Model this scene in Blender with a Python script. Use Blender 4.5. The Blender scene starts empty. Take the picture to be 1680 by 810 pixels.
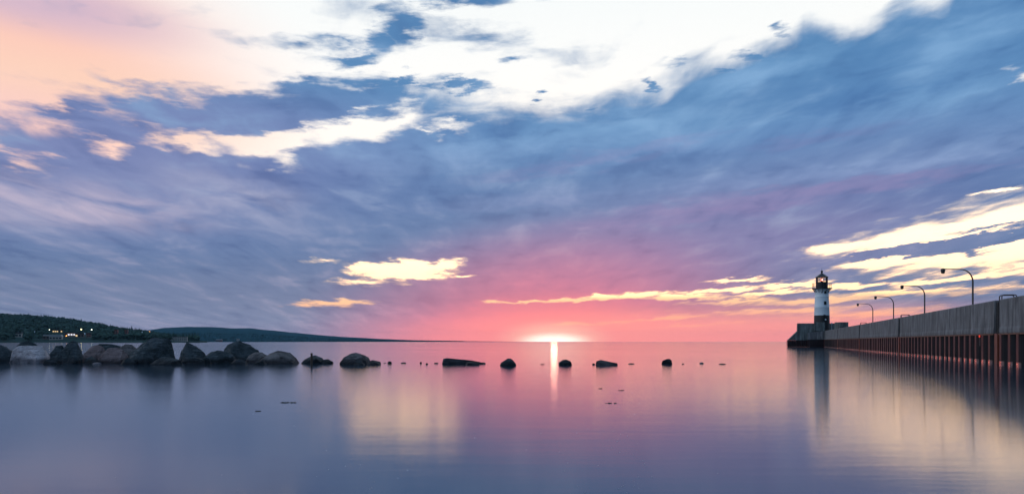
import bpy, bmesh, math, random
from mathutils import Vector, Matrix, noise

# ------------------------------------------------------------------ camera, sky, sun, exposure
SC = bpy.context.scene
COL = SC.collection
F, CX, HY, H = 1307.0, 840.0, 560.0, 1.4          # focal length / horizon in photo pixels, eye height in metres

cam = bpy.data.objects.new('camera', bpy.data.cameras.new('camera'))
COL.objects.link(cam)
cam.location = (0, 0, H)
cam.rotation_euler = (math.radians(90), 0, 0)
cam.data.sensor_width = 36
cam.data.lens = 36 * F / 1680
cam.data.shift_y = (HY - 405) / 1680
cam.data.clip_start = 0.1
cam.data.clip_end = 60000
SC.camera = cam

SUN_AZ = math.atan((909 - CX) / F)                  # from +Y towards +X
SUN_EL = math.radians(0.7)
HAZE_DENSITY = 2.5e-5
WORLD_GAIN = 1.0
SUN_STRENGTH = 0.001

SC.view_settings.view_transform = 'Standard'
SC.view_settings.look = 'None'
SC.view_settings.exposure = 0
SC.view_settings.gamma = 1
SC.view_settings.use_curve_mapping = False
try:
    SC.cycles.volume_bounces = 0
    SC.cycles.max_bounces = 6
    SC.cycles.use_denoising = True
except Exception:
    pass


def lin(r, g, b, k=1.0):
    f = lambda c: (c / 12.92 if c <= 0.04045 else ((c + 0.055) / 1.055) ** 2.4) * k
    return (f(r / 255), f(g / 255), f(b / 255), 1.0)


class NT:
    """small helper that writes node trees"""
    def __init__(s, tree):
        s.t = tree
        tree.nodes.clear()

    def n(s, kind, **kw):
        nd = s.t.nodes.new(kind)
        for k, v in kw.items():
            setattr(nd, k, v)
        return nd

    def put(s, sock, v):
        if isinstance(v, bpy.types.NodeSocket):
            s.t.links.new(v, sock)
        elif v is not None:
            sock.default_value = v

    def m(s, op, a, b=None, c=None, clamp=False):
        nd = s.n('ShaderNodeMath', operation=op, use_clamp=clamp)
        s.put(nd.inputs[0], a)
        if b is not None: s.put(nd.inputs[1], b)
        if c is not None: s.put(nd.inputs[2], c)
        return nd.outputs[0]

    def mix(s, f, a, b, blend='MIX'):
        nd = s.n('ShaderNodeMix', data_type='RGBA', blend_type=blend)
        s.put(nd.inputs[0], f); s.put(nd.inputs[6], a); s.put(nd.inputs[7], b)
        return nd.outputs[2]

    def rng(s, v, a, b, c=0.0, d=1.0, smooth=False):
        nd = s.n('ShaderNodeMapRange', interpolation_type='SMOOTHSTEP' if smooth else 'LINEAR')
        s.put(nd.inputs[0], v); s.put(nd.inputs[1], a); s.put(nd.inputs[2], b)
        s.put(nd.inputs[3], c); s.put(nd.inputs[4], d)
        return nd.outputs[0]

    def vec(s, x, y, z=0.0):
        nd = s.n('ShaderNodeCombineXYZ')
        s.put(nd.inputs[0], x); s.put(nd.inputs[1], y); s.put(nd.inputs[2], z)
        return nd.outputs[0]

    def noise(s, v, scale=1.0, detail=4.0, rough=0.55, dist=0.0, w=None):
        nd = s.n('ShaderNodeTexNoise')
        s.put(nd.inputs['Vector'], v)
        nd.inputs['Scale'].default_value = scale
        nd.inputs['Detail'].default_value = detail
        nd.inputs['Roughness'].default_value = rough
        nd.inputs['Distortion'].default_value = dist
        return nd.outputs[0]

    def mapping(s, v, loc=(0, 0, 0), rot=(0, 0, 0), scale=(1, 1, 1), kind='POINT'):
        nd = s.n('ShaderNodeMapping', vector_type=kind)
        s.put(nd.inputs[0], v)
        nd.inputs[1].default_value = loc
        nd.inputs[2].default_value = rot
        nd.inputs[3].default_value = scale
        return nd.outputs[0]

    def ramp(s, f, stops, interp='LINEAR'):
        nd = s.n('ShaderNodeValToRGB')
        cr = nd.color_ramp
        cr.interpolation = interp
        while len(cr.elements) > 1: cr.elements.remove(cr.elements[-1])
        cr.elements[0].position = stops[0][0]; cr.elements[0].color = stops[0][1]
        for p, c in stops[1:]:
            e = cr.elements.new(p); e.color = c
        s.put(nd.inputs[0], f)
        return nd.outputs[0]


def ang(px, py):
    """photo pixel -> direction angles (units of 1/F radian) for the sky"""
    az = math.atan((px - CX) / F)
    el = math.atan((HY - py) / F * math.cos(az))
    return az * F, el * F


def build_world():
    w = bpy.data.worlds.new('World')
    SC.world = w
    w.use_nodes = True
    g = NT(w.node_tree)
    tc = g.n('ShaderNodeTexCoord')
    sep = g.n('ShaderNodeSeparateXYZ')
    g.put(sep.inputs[0], tc.outputs['Generated'])
    dx, dy, dz = sep.outputs
    az = g.m('ARCTAN2', dx, dy)
    el = g.m('ARCSINE', g.m('MAXIMUM', g.m('MINIMUM', dz, 1.0), -1.0))
    A = g.m('MULTIPLY', az, F)
    E = g.m('MULTIPLY', el, F)
    elp = g.m('MAXIMUM', el, 0.0)
    AE = g.vec(A, E)

    # noise coordinates: a cloud deck seen in perspective, drawn out sideways
    k = g.m('DIVIDE', 1.0, g.m('ADD', elp, 0.10))
    nx = g.m('MULTIPLY', az, k)
    ny = g.m('LOGARITHM', g.m('ADD', elp, 0.10), math.e)
    tilt = g.m('ADD', ny, g.m('MULTIPLY', az, -0.14))
    nv = g.vec(g.m('MULTIPLY', nx, 1.5), g.m('MULTIPLY', tilt, 3.4))
    warp = g.noise(nv, 1.3, 2, 0.5)
    nv2 = g.vec(g.m('MULTIPLY', nx, 1.5), g.m('ADD', g.m('MULTIPLY', tilt, 3.4), g.m('MULTIPLY', warp, 0.8)))
    n1 = g.m('SUBTRACT', g.noise(nv2, 3.2, 7, 0.56), 0.5)
    n2 = g.m('SUBTRACT', g.noise(g.mapping(nv2, (7.3, 2.1, 0)), 1.5, 4, 0.55), 0.5)
    streak = g.m('SUBTRACT', g.noise(g.vec(g.m('MULTIPLY', nx, 1.6), g.m('MULTIPLY', tilt, 14.0), 3.0), 1.6, 5, 0.6), 0.5)
    # low-level streaks are flat
    lowv = g.vec(g.m('MULTIPLY', az, 9.0), g.m('MULTIPLY', el, 120.0), 5.0)
    lown = g.m('SUBTRACT', g.noise(lowv, 1.0, 5, 0.6), 0.5)

    def cnoise(v, scale, detail, rough):
        nd = g.n('ShaderNodeTexNoise')
        g.put(nd.inputs['Vector'], v)
        nd.inputs['Scale'].default_value = scale; nd.inputs['Detail'].default_value = detail; nd.inputs['Roughness'].default_value = rough
        return nd.outputs['Color']
    ws = g.n('ShaderNodeSeparateXYZ')
    g.put(ws.inputs[0], cnoise(g.vec(g.m('MULTIPLY', nx, 1.3), g.m('MULTIPLY', tilt, 5.0), 9.0), 4.6, 6, 0.60))
    wa = g.m('MULTIPLY', g.m('SUBTRACT', ws.outputs[0], 0.5), g.rng(E, 40, 400, 46, 120))
    we = g.m('MULTIPLY', g.m('SUBTRACT', ws.outputs[1], 0.5), g.rng(E, 40, 400, 16, 80))
    AW = g.vec(g.m('ADD', A, wa), g.m('ADD', E, we))

    def blob(x, y, rx, ry, rot=0.0, warped=False):
        a, e = ang(x, y)
        v = g.mapping(AW if warped else AE, (a, e, 0), (0, 0, math.radians(rot)), (rx, ry, 1), 'TEXTURE')
        gr = g.n('ShaderNodeTexGradient', gradient_type='SPHERICAL')
        g.put(gr.inputs[0], v)
        return gr.outputs['Fac']

    # upper edge of the main cloud deck
    edge = [(-1200, 150), (-600, 220), (-200, 240), (0, 226), (60, 222), (150, 222), (230, 230), (300, 240), (360, 240),
            (400, 266), (450, 264), (500, 244), (520, 226), (560, 240), (620, 224), (680, 212), (700, 186),
            (740, 183), (800, 195), (880, 196), (960, 189), (1020, 182), (1080, 172), (1110, 145), (1160, 122),
            (1210, 128), (1245, 106), (1300, 92), (1318, 66), (1340, 68), (1380, 80), (1425, 76), (1452, 56),
            (1482, 34), (1540, 30), (1562, 0), (1600, -50), (1680, -140), (1900, -300), (2600, -420)]
    pts = [ang(x, y) for x, y in edge]
    a0, a1, e0, e1 = -1900.0, 1900.0, 150.0, 750.0
    fc = g.n('ShaderNodeFloatCurve')
    cv = fc.mapping.curves[0]
    fc.mapping.use_clip = False
    for i, (a, e) in enumerate(pts):
        x, y = (a - a0) / (a1 - a0), (e - e0) / (e1 - e0)
        if i == 0: cv.points[0].location = (x, y)
        elif i == len(pts) - 1: cv.points[-1].location = (x, y)
        else: cv.points.new(x, y)
    fc.mapping.update()
    g.put(fc.inputs['Value'], g.rng(A, a0, a1))
    edge_e = g.rng(fc.outputs[0], 0, 1, e0, e1)
    D = g.m('DIVIDE', g.m('ADD', g.m('SUBTRACT', edge_e, E), 20.0), 22.0)
    D = g.m('MINIMUM', g.m('MAXIMUM', D, -3.0), 1.6)

    # clouds that float free above the deck
    def add_cloud(D, x, y, sx, sy, rot=0, w=3.4):
        k = 1 - 1.2 / w
        b = blob(x, y, sx / k, sy / k, rot, True)
        return g.m('MAXIMUM', D, g.m('SUBTRACT', g.m('MULTIPLY', b, w), 1.2))
    for c in [(560, 168, 130, 38, 6, 4.2), (420, 188, 150, 36, 3, 4.2), (625, 156, 74, 28, 10, 4.0), (310, 196, 140, 30, 2, 4.0), (118, 190, 64, 14, -4), (200, 216, 130, 20, -2),
              (150, 226, 130, 12, -3, 2.6), (500, 148, 60, 16, 4), (470, 204, 80, 16, 8), (290, 160, 60, 6, -10, 1.9), (60, 212, 60, 6, -10, 2.0),
              (658, 46, 34, 36, 30), (634, 70, 38, 22, 24), (592, 97, 48, 14, 14), (670, 128, 22, 8, 10), (664, 22, 26, 14, 0, 2.6),
              (765, 145, 34, 9, -3), (885, 158, 14, 7, 0, 2.8), (842, 97, 18, 7, 0, 2.6), (1075, 140, 18, 4, -8, 2.3), (975, 182, 18, 8, 0, 2.8),
              (740, -6, 110, 10, 0, 2.6), (1200, -4, 30, 8, 0, 2.6), (700, 140, 60, 6, -6, 1.7), (540, 74, 60, 4, 0, 1.7), (500, 72, 50, 5, 0, 1.6),
              (1288, 45, 8, 8, 60, 2.2), (1180, 118, 60, 6, -16, 2.4), (1250, 100, 50, 9, -10, 2.6), (780, 60, 60, 6, -10, 1.5)]:
        D = add_cloud(D, *c)

    # openings in the deck
    GP = g.m('ADD', 0.0, 0.0)

    def gap(D, x, y, sx, sy, rot=0, w=4.2):
        w = 1.6 + (w - 1.6) * 0.66
        k = max(0.3, 1 - 1.6 / w)
        b = blob(x, y, sx / k, sy / k, rot, True)
        return g.m('MAXIMUM', D, g.m('MULTIPLY', b, w))
    for c in [(660, 443, 74, 14, 1, 5.2), (704, 437, 44, 8, 3, 4.6), (620, 439, 40, 9, 0, 4.4), (534, 429, 18, 3, 0, 2.0), (552, 496, 44, 4, 1, 4.2), (510, 501, 26, 2, 0, 2.6),
              (600, 462, 34, 4, 0, 2.2), (762, 452, 16, 2, -2, 1.4), 
              (1600, 394, 140, 34, 6, 4.8), (1665, 384, 80, 44, 6, 4.6), (1490, 392, 100, 15, 6, 4.0), (1410, 400, 50, 5, 4, 3.0), (1440, 430, 50, 5, 3, 3.0),
              (1640, 314, 16, 3, 3, 3.4), (1676, 128, 9, 9, 20, 3.2),
              (1206, 460, 40, 3.5, 2, 4.0), (1180, 476, 70, 4, 3, 3.8), (1290, 467, 46, 4, 4, 3.6), (1120, 487, 50, 4, 2, 4.2), (1260, 481, 60, 3, 4, 3.6),
              (1010, 487, 60, 4, 3, 4.2), (940, 492, 50, 3, 3, 4.2), (860, 495, 36, 2, 1, 3.6), (806, 494, 12, 2.4, 0, 3.4), (1056, 484, 36, 4, 0, 3.4),
              (1400, 470, 60, 3, 4, 3.4), (1560, 460, 50, 3.4, 5, 3.4), (1470, 480, 70, 3.4, 3, 3.2), (1350, 492, 70, 3.4, 3, 3.0), (1200, 495, 50, 2.4, 2, 3.0),
              (1600, 475, 60, 3.4, 2, 2.8), (1260, 510, 90, 3, 2, 2.8), (1080, 523, 60, 2, 4, 3.0), (1150, 532, 50, 2, 3, 2.8), (940, 531, 20, 1.5, 0, 2.8), (1420, 514, 80, 4, 2, 2.8),
              (180, 247, 14, 5, 0, 2.4), (40, 262, 24, 6, -14, 1.4), (14, 250, 20, 5, -20, 1.8), (462, 236, 42, 6, 8, 2.4), (420, 250, 30, 5, -20, 2.2), (300, 236, 30, 4, -4, 2.0),
              (730, 207, 20, 4, 0, 2.6), (700, 216, 12, 3, 0, 2.6), (580, 214, 56, 8, 12, 2.4)]:
        GP = gap(GP, *c)
    for c in [(1600, 396, 130, 7, 5, 4.0), (1680, 384, 70, 7, 5, 4.0), (1500, 410, 70, 6, 4, 3.4), (1560, 414, 40, 4, 0, 2.6), (1640, 374, 50, 2.5, 4, 2.2)]:
        k = 1 - 1.2 / c[5]
        GP = g.m('SUBTRACT', GP, g.m('MULTIPLY', blob(c[0], c[1], c[2] / k, c[3] / k, c[4], True), c[5] * 1.4))
    D = g.m('SUBTRACT', D, g.m('MAXIMUM', GP, 0.0))
    lowf = g.rng(E, 30, 190, 1, 0)
    nn = g.m('ADD', g.m('MULTIPLY', n1, g.rng(E, 0, 260, 2.2, 4.2)), g.m('MULTIPLY', g.m('MULTIPLY', lown, lowf), 3.6))
    nn = g.m('ADD', nn, g.m('MULTIPLY', streak, 1.1))
    D = g.m('ADD', D, g.m('MULTIPLY', nn, g.rng(D, 0.9, 1.6, 1.0, 0.5)))
    alpha = g.rng(D, g.rng(E, 60, 300, -0.8, -1.0), g.rng(E, 60, 300, 1.0, 1.2), 0, 1, True)

    # clear sky behind the clouds
    fe = g.rng(E, 0, 560, 0, 1)
    sky = g.ramp(fe, [(0.0, lin(255, 160, 145)), (0.07, lin(255, 178, 150)), (0.125, (1.15, .70, .40, 1)),
                      (0.18, (1.25, .88, .52, 1)), (0.25, (1.18, .93, .64, 1)), (0.33, (1.08, .93, .72, 1)), (0.42, (1.04, .95, .84, 1)), (0.55, lin(253, 246, 238, 1.12)),
                      (0.78, lin(250, 250, 248, 1.05)), (1.0, lin(244, 249, 250, 1.02))])
    peach = g.rng(blob(-60, 110, 520, 280, 0), 0.0, 0.75, 0, 1, True)
    sky = g.mix(peach, sky, lin(254, 204, 188))
    sky = g.mix(g.rng(blob(90, 160, 420, 90, 0), 0, 0.8, 0, 0.7, True), sky, lin(255, 216, 192))
    sky = g.mix(g.rng(blob(20, -15, 330, 62, -4), 0, 0.8, 0, 0.9, True), sky, lin(212, 184, 204))
    sky = g.mix(g.rng(blob(0, 190, 240, 80, 0), 0, 1, 0, 0.6, True), sky, lin(250, 205, 205))
    # high overhead and behind: dusk blue
    up = g.rng(E, 560, 1100, 0, 1, True)
    sky = g.mix(up, sky, lin(120, 150, 190))

    # cloud colour
    cl = g.ramp(fe, [(0.0, lin(136, 139, 170)), (0.06, lin(118, 134, 168)), (0.16, lin(112, 130, 167)), (0.28, lin(104, 131, 174)),
                     (0.42, lin(101, 133, 179)), (0.56, lin(98, 141, 189)), (0.75, lin(90, 138, 186)), (1.0, lin(86, 132, 180))])
    # left-hand clouds greyer and lavender
    cl = g.mix(g.rng(blob(60, 270, 640, 150, 0), 0, 0.8, 0, 0.6, True), cl, lin(136, 140, 184))
    cl = g.mix(g.rng(blob(200, 200, 640, 130, 0), 0, 0.8, 0, 0.65, True), cl, lin(124, 134, 182))
    cl = g.mix(g.rng(blob(1350, 300, 560, 120, 6), 0, 0.8, 0, 0.25, True), cl, lin(126, 128, 178))
    cl = g.mix(g.rng(blob(1150, 410, 560, 110, 4), 0, 0.9, 0, 0.65, True), cl, lin(142, 130, 176))
    # billows
    mid = g.m('SUBTRACT', g.noise(g.mapping(nv2, (3.3, 8.1, 0), (0, 0, 0.25), (1.25, 1.05, 1)), 3.0, 5, 0.54, 0.2), 0.5)
    body = g.m('ADD', g.m('MULTIPLY', n2, 1.7), g.m('ADD', g.m('MULTIPLY', streak, 0.7), g.m('MULTIPLY', mid, 1.9)))
    lightf = g.rng(body, -0.05, 0.75, 0, 0.55, True)
    pale = g.mix(g.rng(E, 120, 330, 0, 1), lin(170, 168, 196), lin(142, 178, 216))
    cl = g.mix(lightf, cl, pale)
    darkf = g.rng(body, 0.0, -0.6, 0, 0.7, True)
    cl = g.mix(darkf, cl, g.mix(1.0, cl, (0.62, 0.68, 0.78, 1), 'MULTIPLY'))
    # broad darker rolls and paler shelves along the bank
    for (x, y, rx, ry, rot) in [(560, 325, 260, 70, -8), (880, 290, 420, 42, 8), (1290, 205, 300, 52, 9), (1450, 118, 330, 70, 17), (1650, 40, 200, 80, 20),
                                (1640, 285, 260, 40, 4), (1370, 335, 360, 28, 4), (250, 405, 520, 66, 0), (520, 262, 200, 56, 10), (780, 215, 120, 30, 0), (1220, 150, 120, 26, 14)]:
        f = g.m('MULTIPLY', g.rng(blob(x, y, rx, ry, rot, True), 0, 0.75, 0, 1, True), g.rng(body, 0.5, -0.4, 0.35, 0.85))
        cl = g.mix(f, cl, g.mix(1.0, cl, (0.82, 0.88, 0.94, 1), 'MULTIPLY'))
    for (x, y, rx, ry, rot, fm) in [(960, 222, 330, 36, 6, .5), (1130, 240, 260, 34, 8, .45), (1590, 62, 140, 60, 16, .5), (1500, 168, 230, 28, 8, .5), (1560, 250, 280, 18, 4, .45),
                                    (1440, 278, 240, 16, 3, .4), (700, 255, 260, 40, 4, .4), (860, 330, 240, 24, 4, .35), (1190, 300, 180, 20, 5, .35), (1250, 120, 160, 30, 14, .5)]:
        f = g.m('MULTIPLY', g.rng(blob(x, y, rx, ry, rot, True), 0, 0.8, 0, fm, True), g.rng(body, -0.4, 0.45, 0.3, 1.0))
        cl = g.mix(f, cl, g.mix(g.rng(E, 200, 340, 0, 1), lin(150, 156, 200), lin(136, 180, 222)))
    for (x, y, rx, ry, rot, fm) in [(1280, 322, 420, 20, 4, .3), (1130, 352, 320, 22, 5, .35), (1420, 300, 260, 12, 3, .25), (1350, 225, 160, 16, 6, .2), (980, 262, 300, 18, 9, .2)]:
        f = g.m('MULTIPLY', g.rng(blob(x, y, rx, ry, rot, True), 0, 0.8, 0, fm, True), g.rng(body, -0.4, 0.45, 0.4, 1.0))
        cl = g.mix(f, cl, lin(162, 136, 182))
    # the pale patch at the left
    cl = g.mix(g.m('MULTIPLY', g.rng(blob(80, 335, 330, 60, 0), 0, 1, 0, 1, True), g.rng(n1, -0.18, 0.2, 0, 1)), cl, lin(196, 184, 206))
    cl = g.mix(g.m('MULTIPLY', g.rng(blob(400, 330, 190, 60, -14), 0, 1, 0, 1, True), g.rng(n1, -0.18, 0.2, 0, 0.8)), cl, lin(180, 182, 208))
    # sunlit pink under the deck
    pk = g.rng(blob(915, 575, 470, 235, 0), 0, 0.85, 0, 1, True)
    pkn = g.m('MULTIPLY', pk, g.rng(body, -0.5, 0.5, 0.75, 1.0))
    cl = g.mix(pkn, cl, lin(232, 122, 150))
    cl = g.mix(g.rng(blob(915, 570, 290, 105, 0), 0, 0.7, 0, 1, True), cl, lin(255, 140, 146))
    cl = g.mix(g.rng(blob(1290, 570, 560, 90, 0), 0, 0.7, 0, 0.85, True), cl, lin(252, 158, 148))

    col = g.mix(alpha, sky, cl)
    # where the low cloud is torn right open the sky behind is far brighter than the thin cloud round it
    op = g.m('POWER', g.m('SUBTRACT', 1.0, alpha), 2.5)
    boost = g.m('MULTIPLY', op, g.m('MULTIPLY', g.rng(E, 66, 96, 0, 1, True), g.m('ADD', g.rng(E, 124, 175, 2.6, 0.0, True), g.rng(E, 140, 300, 2.0, 0.0, True))))
    col = g.mix(1.0, col, g.mix(boost, (0, 0, 0, 1), (1.0, 0.54, 0.23, 1)), 'ADD')
    # everything drowns in pink at the very horizon
    hz = g.m('MULTIPLY', g.rng(E, 52, 2, 0, 1, True), g.rng(blob(1060, 560, 560, 300, 0), 0, 0.45, 0, 1, True))
    col = g.mix(g.m('MULTIPLY', hz, 0.55), col, lin(255, 146, 146))
    # rear hemisphere: dusk
    back = g.rng(dy, 0.45, -0.25, 0, 1, True)
    low = g.mix(g.rng(body, -0.4, 0.5), lin(24, 44, 60), lin(46, 70, 90))
    dusk = g.mix(g.rng(E, 150, 1000, 0, 1, True), low, lin(118, 154, 194, 1.05))
    side = g.m('MULTIPLY', g.rng(dx, -0.15, -0.75, 0, 1, True), g.rng(E, 60, 420, 0.15, 1, True))
    dusk = g.mix(side, dusk, lin(190, 206, 234, 1.5))
    dusk = g.mix(g.rng(dx, 0.2, 0.8, 0, 0.6, True), dusk, lin(60, 82, 112))
    col = g.mix(back, col, dusk)
    # the band just over the horizon is the brightest part of the dawn
    col = g.mix(1.0, col, g.mix(g.rng(E, 0, 70, 0, 1, True), (1.32, 1.24, 1.18, 1), (1, 1, 1, 1)), 'MULTIPLY')
    # glow round the rising sun, and the sun itself
    gl = g.rng(blob(909, 557, 110, 36, 0), 0, 0.9, 0, 1, True)
    col = g.mix(g.m('MULTIPLY', gl, 0.85), col, lin(255, 206, 178, 1.3))
    gl2 = g.rng(blob(909, 560, 74, 18, 0), 0, 0.95, 0, 1, True)
    col = g.mix(gl2, col, lin(255, 246, 230, 1.9))
    core = g.rng(blob(909, 559, 14, 8, 0), 0, 1.0, 0, 1, True)
    col = g.mix(core, col, (1.9, 1.6, 1.25, 1))

    st = g.n('ShaderNodeTexSky', sky_type='NISHITA')
    st.sun_disc = False
    st.sun_elevation = SUN_EL
    st.sun_rotation = SUN_AZ
    bg0 = g.n('ShaderNodeBackground')
    g.put(bg0.inputs[0], st.outputs[0]); bg0.inputs[1].default_value = 0.006
    bg = g.n('ShaderNodeBackground')
    g.put(bg.inputs[0], col)
    bg.inputs[1].default_value = WORLD_GAIN
    add = g.n('ShaderNodeAddShader')
    g.put(add.inputs[0], bg0.outputs[0]); g.put(add.inputs[1], bg.outputs[0])
    out = g.n('ShaderNodeOutputWorld')
    g.put(out.inputs[0], add.outputs[0])
    try:
        w.cycles.sampling_method = 'MANUAL'
        w.cycles.sample_map_resolution = 1024
    except Exception:
        pass


build_world()

sun = bpy.data.objects.new('sun', bpy.data.lights.new('sun', 'SUN'))
COL.objects.link(sun)
sun.data.energy = SUN_STRENGTH
sun.data.angle = math.radians(0.53)
sun.data.color = (1.0, 0.42, 0.28)
sdir = Vector((math.sin(SUN_AZ) * math.cos(SUN_EL), math.cos(SUN_AZ) * math.cos(SUN_EL), math.sin(SUN_EL)))
sun.rotation_euler = sdir.to_track_quat('Z', 'Y').to_euler()


# ------------------------------------------------------------------ helpers
def at(px, py, Y):
    """point that the photo shows at (px, py) when it stands Y metres away"""
    return Vector(((px - CX) / F * Y, Y, H + (HY - py) / F * Y))


def tag(o, label=None, cat=None, group=None, kind=None):
    if label: o['label'] = label
    if cat: o['category'] = cat
    if group: o['group'] = group
    if kind: o['kind'] = kind
    return o


def empty(name, loc=(0, 0, 0), rz=0.0):
    o = bpy.data.objects.new(name, None)
    COL.objects.link(o)
    o.location = loc
    o.rotation_euler = (0, 0, rz)
    o.empty_display_size = 0.3
    return o


class MB:
    """collects shapes and links them as one mesh object"""
    def __init__(s):
        s.b = bmesh.new()

    def box(s, x0, x1, y0, y1, z0, z1, M=None):
        vs = [s.b.verts.new((x, y, z)) for z in (z0, z1) for y in (y0, y1) for x in (x0, x1)]
        for f in ((0, 2, 3, 1), (4, 5, 7, 6), (0, 1, 5, 4), (2, 6, 7, 3), (0, 4, 6, 2), (1, 3, 7, 5)):
            s.b.faces.new([vs[i] for i in f])
        if M is not None: bmesh.ops.transform(s.b, matrix=M, verts=vs)
        return s

    def tube(s, pts, r, n=8, cap=True):
        pts = [Vector(p) for p in pts]
        rs = r if isinstance(r, (list, tuple)) else [r] * len(pts)
        rings = []
        up = None
        for i, p in enumerate(pts):
            d = (pts[min(i + 1, len(pts) - 1)] - pts[max(i - 1, 0)]).normalized()
            if up is None:
                up = d.orthogonal().normalized()
            up = (up - d * up.dot(d))
            up = up.normalized() if up.length > 1e-5 else d.orthogonal().normalized()
            q = d.cross(up)
            rings.append([s.b.verts.new(p + (up * math.cos(t) + q * math.sin(t)) * rs[i])
                          for t in (2 * math.pi * j / n for j in range(n))])
        for a, b in zip(rings, rings[1:]):
            for j in range(n):
                s.b.faces.new((a[j], a[(j + 1) % n], b[(j + 1) % n], b[j]))
        if cap:
            s.b.faces.new(list(reversed(rings[0]))); s.b.faces.new(rings[-1])
        return s

    def lathe(s, prof, n=32, cx=0, cy=0):
        rings = []
        for r, z in prof:
            rings.append([s.b.verts.new((cx + r * math.cos(2 * math.pi * j / n), cy + r * math.sin(2 * math.pi * j / n), z)) for j in range(n)])
        for a, b in zip(rings, rings[1:]):
            for j in range(n):
                s.b.faces.new((a[j], a[(j + 1) % n], b[(j + 1) % n], b[j]))
        s.b.faces.new(list(reversed(rings[0]))); s.b.faces.new(rings[-1])
        return s

    def prism(s, poly, y0, y1):
        """polygon in x,z extruded along y"""
        a = [s.b.verts.new((x, y0, z)) for x, z in poly]
        b = [s.b.verts.new((x, y1, z)) for x, z in poly]
        n = len(poly)
        s.b.faces.new(a); s.b.faces.new(list(reversed(b)))
        for i in range(n):
            s.b.faces.new((a[i], b[i], b[(i + 1) % n], a[(i + 1) % n]))
        return s

    def build(s, name, mat, parent=None, smooth=False, bevel=0.0):
        bmesh.ops.recalc_face_normals(s.b, faces=s.b.faces)
        me = bpy.data.meshes.new(name)
        s.b.to_mesh(me); s.b.free()
        if smooth:
            for p in me.polygons: p.use_smooth = True
        o = bpy.data.objects.new(name, me)
        COL.objects.link(o)
        me.materials.append(mat)
        if parent: o.parent = parent
        if bevel:
            m = o.modifiers.new('edge', 'BEVEL'); m.width = bevel; m.segments = 2; m.limit_method = 'ANGLE'
        if smooth:
            try: me.set_sharp_from_angle(angle=math.radians(40))
            except Exception: pass
        return o


def mesh_obj(name, verts, faces, mat, parent=None):
    me = bpy.data.meshes.new(name)
    me.from_pydata(verts, [], faces)
    me.update()
    o = bpy.data.objects.new(name, me)
    COL.objects.link(o)
    me.materials.append(mat)
    if parent: o.parent = parent
    return o


def copy_tree(o, parent=None):
    c = o.copy()
    COL.objects.link(c)
    c.parent = parent
    for ch in list(o.children): copy_tree(ch, c)
    return c


# ------------------------------------------------------------------ materials
def mat(name, base, rough=0.6, metal=0.0, spec=0.5, vary=0.25, scale=3.0, bump=0.0, stretch=(1, 1, 1), emit=None, es=0.0):
    m = bpy.data.materials.new(name)
    m.use_nodes = True
    g = NT(m.node_tree)
    tc = g.n('ShaderNodeTexCoord')
    v = g.mapping(tc.outputs['Object'], scale=stretch)
    nz = g.noise(v, scale, 6, 0.6)
    c0 = tuple(c * (1 - vary) for c in base[:3]) + (1,)
    c1 = tuple(min(1, c * (1 + vary)) for c in base[:3]) + (1,)
    p = g.n('ShaderNodeBsdfPrincipled')
    g.put(p.inputs['Base Color'], g.mix(g.rng(nz, 0.3, 0.7), c0, c1))
    g.put(p.inputs['Roughness'], g.rng(nz, 0.3, 0.7, max(0.02, rough - 0.08), min(1, rough + 0.08)))
    p.inputs['Metallic'].default_value = metal
    p.inputs['Specular IOR Level'].default_value = spec
    if emit:
        p.inputs['Emission Color'].default_value = tuple(emit[:3]) + (1,)
        p.inputs['Emission Strength'].default_value = es
    if bump:
        b = g.n('ShaderNodeBump'); b.inputs['Strength'].default_value = bump; b.inputs['Distance'].default_value = 0.03
        g.put(b.inputs['Height'], g.noise(v, scale * 4, 6, 0.6)); g.put(p.inputs['Normal'], b.outputs[0])
    o = g.n('ShaderNodeOutputMaterial')
    g.put(o.inputs[0], p.outputs[0])
    return m


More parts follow.
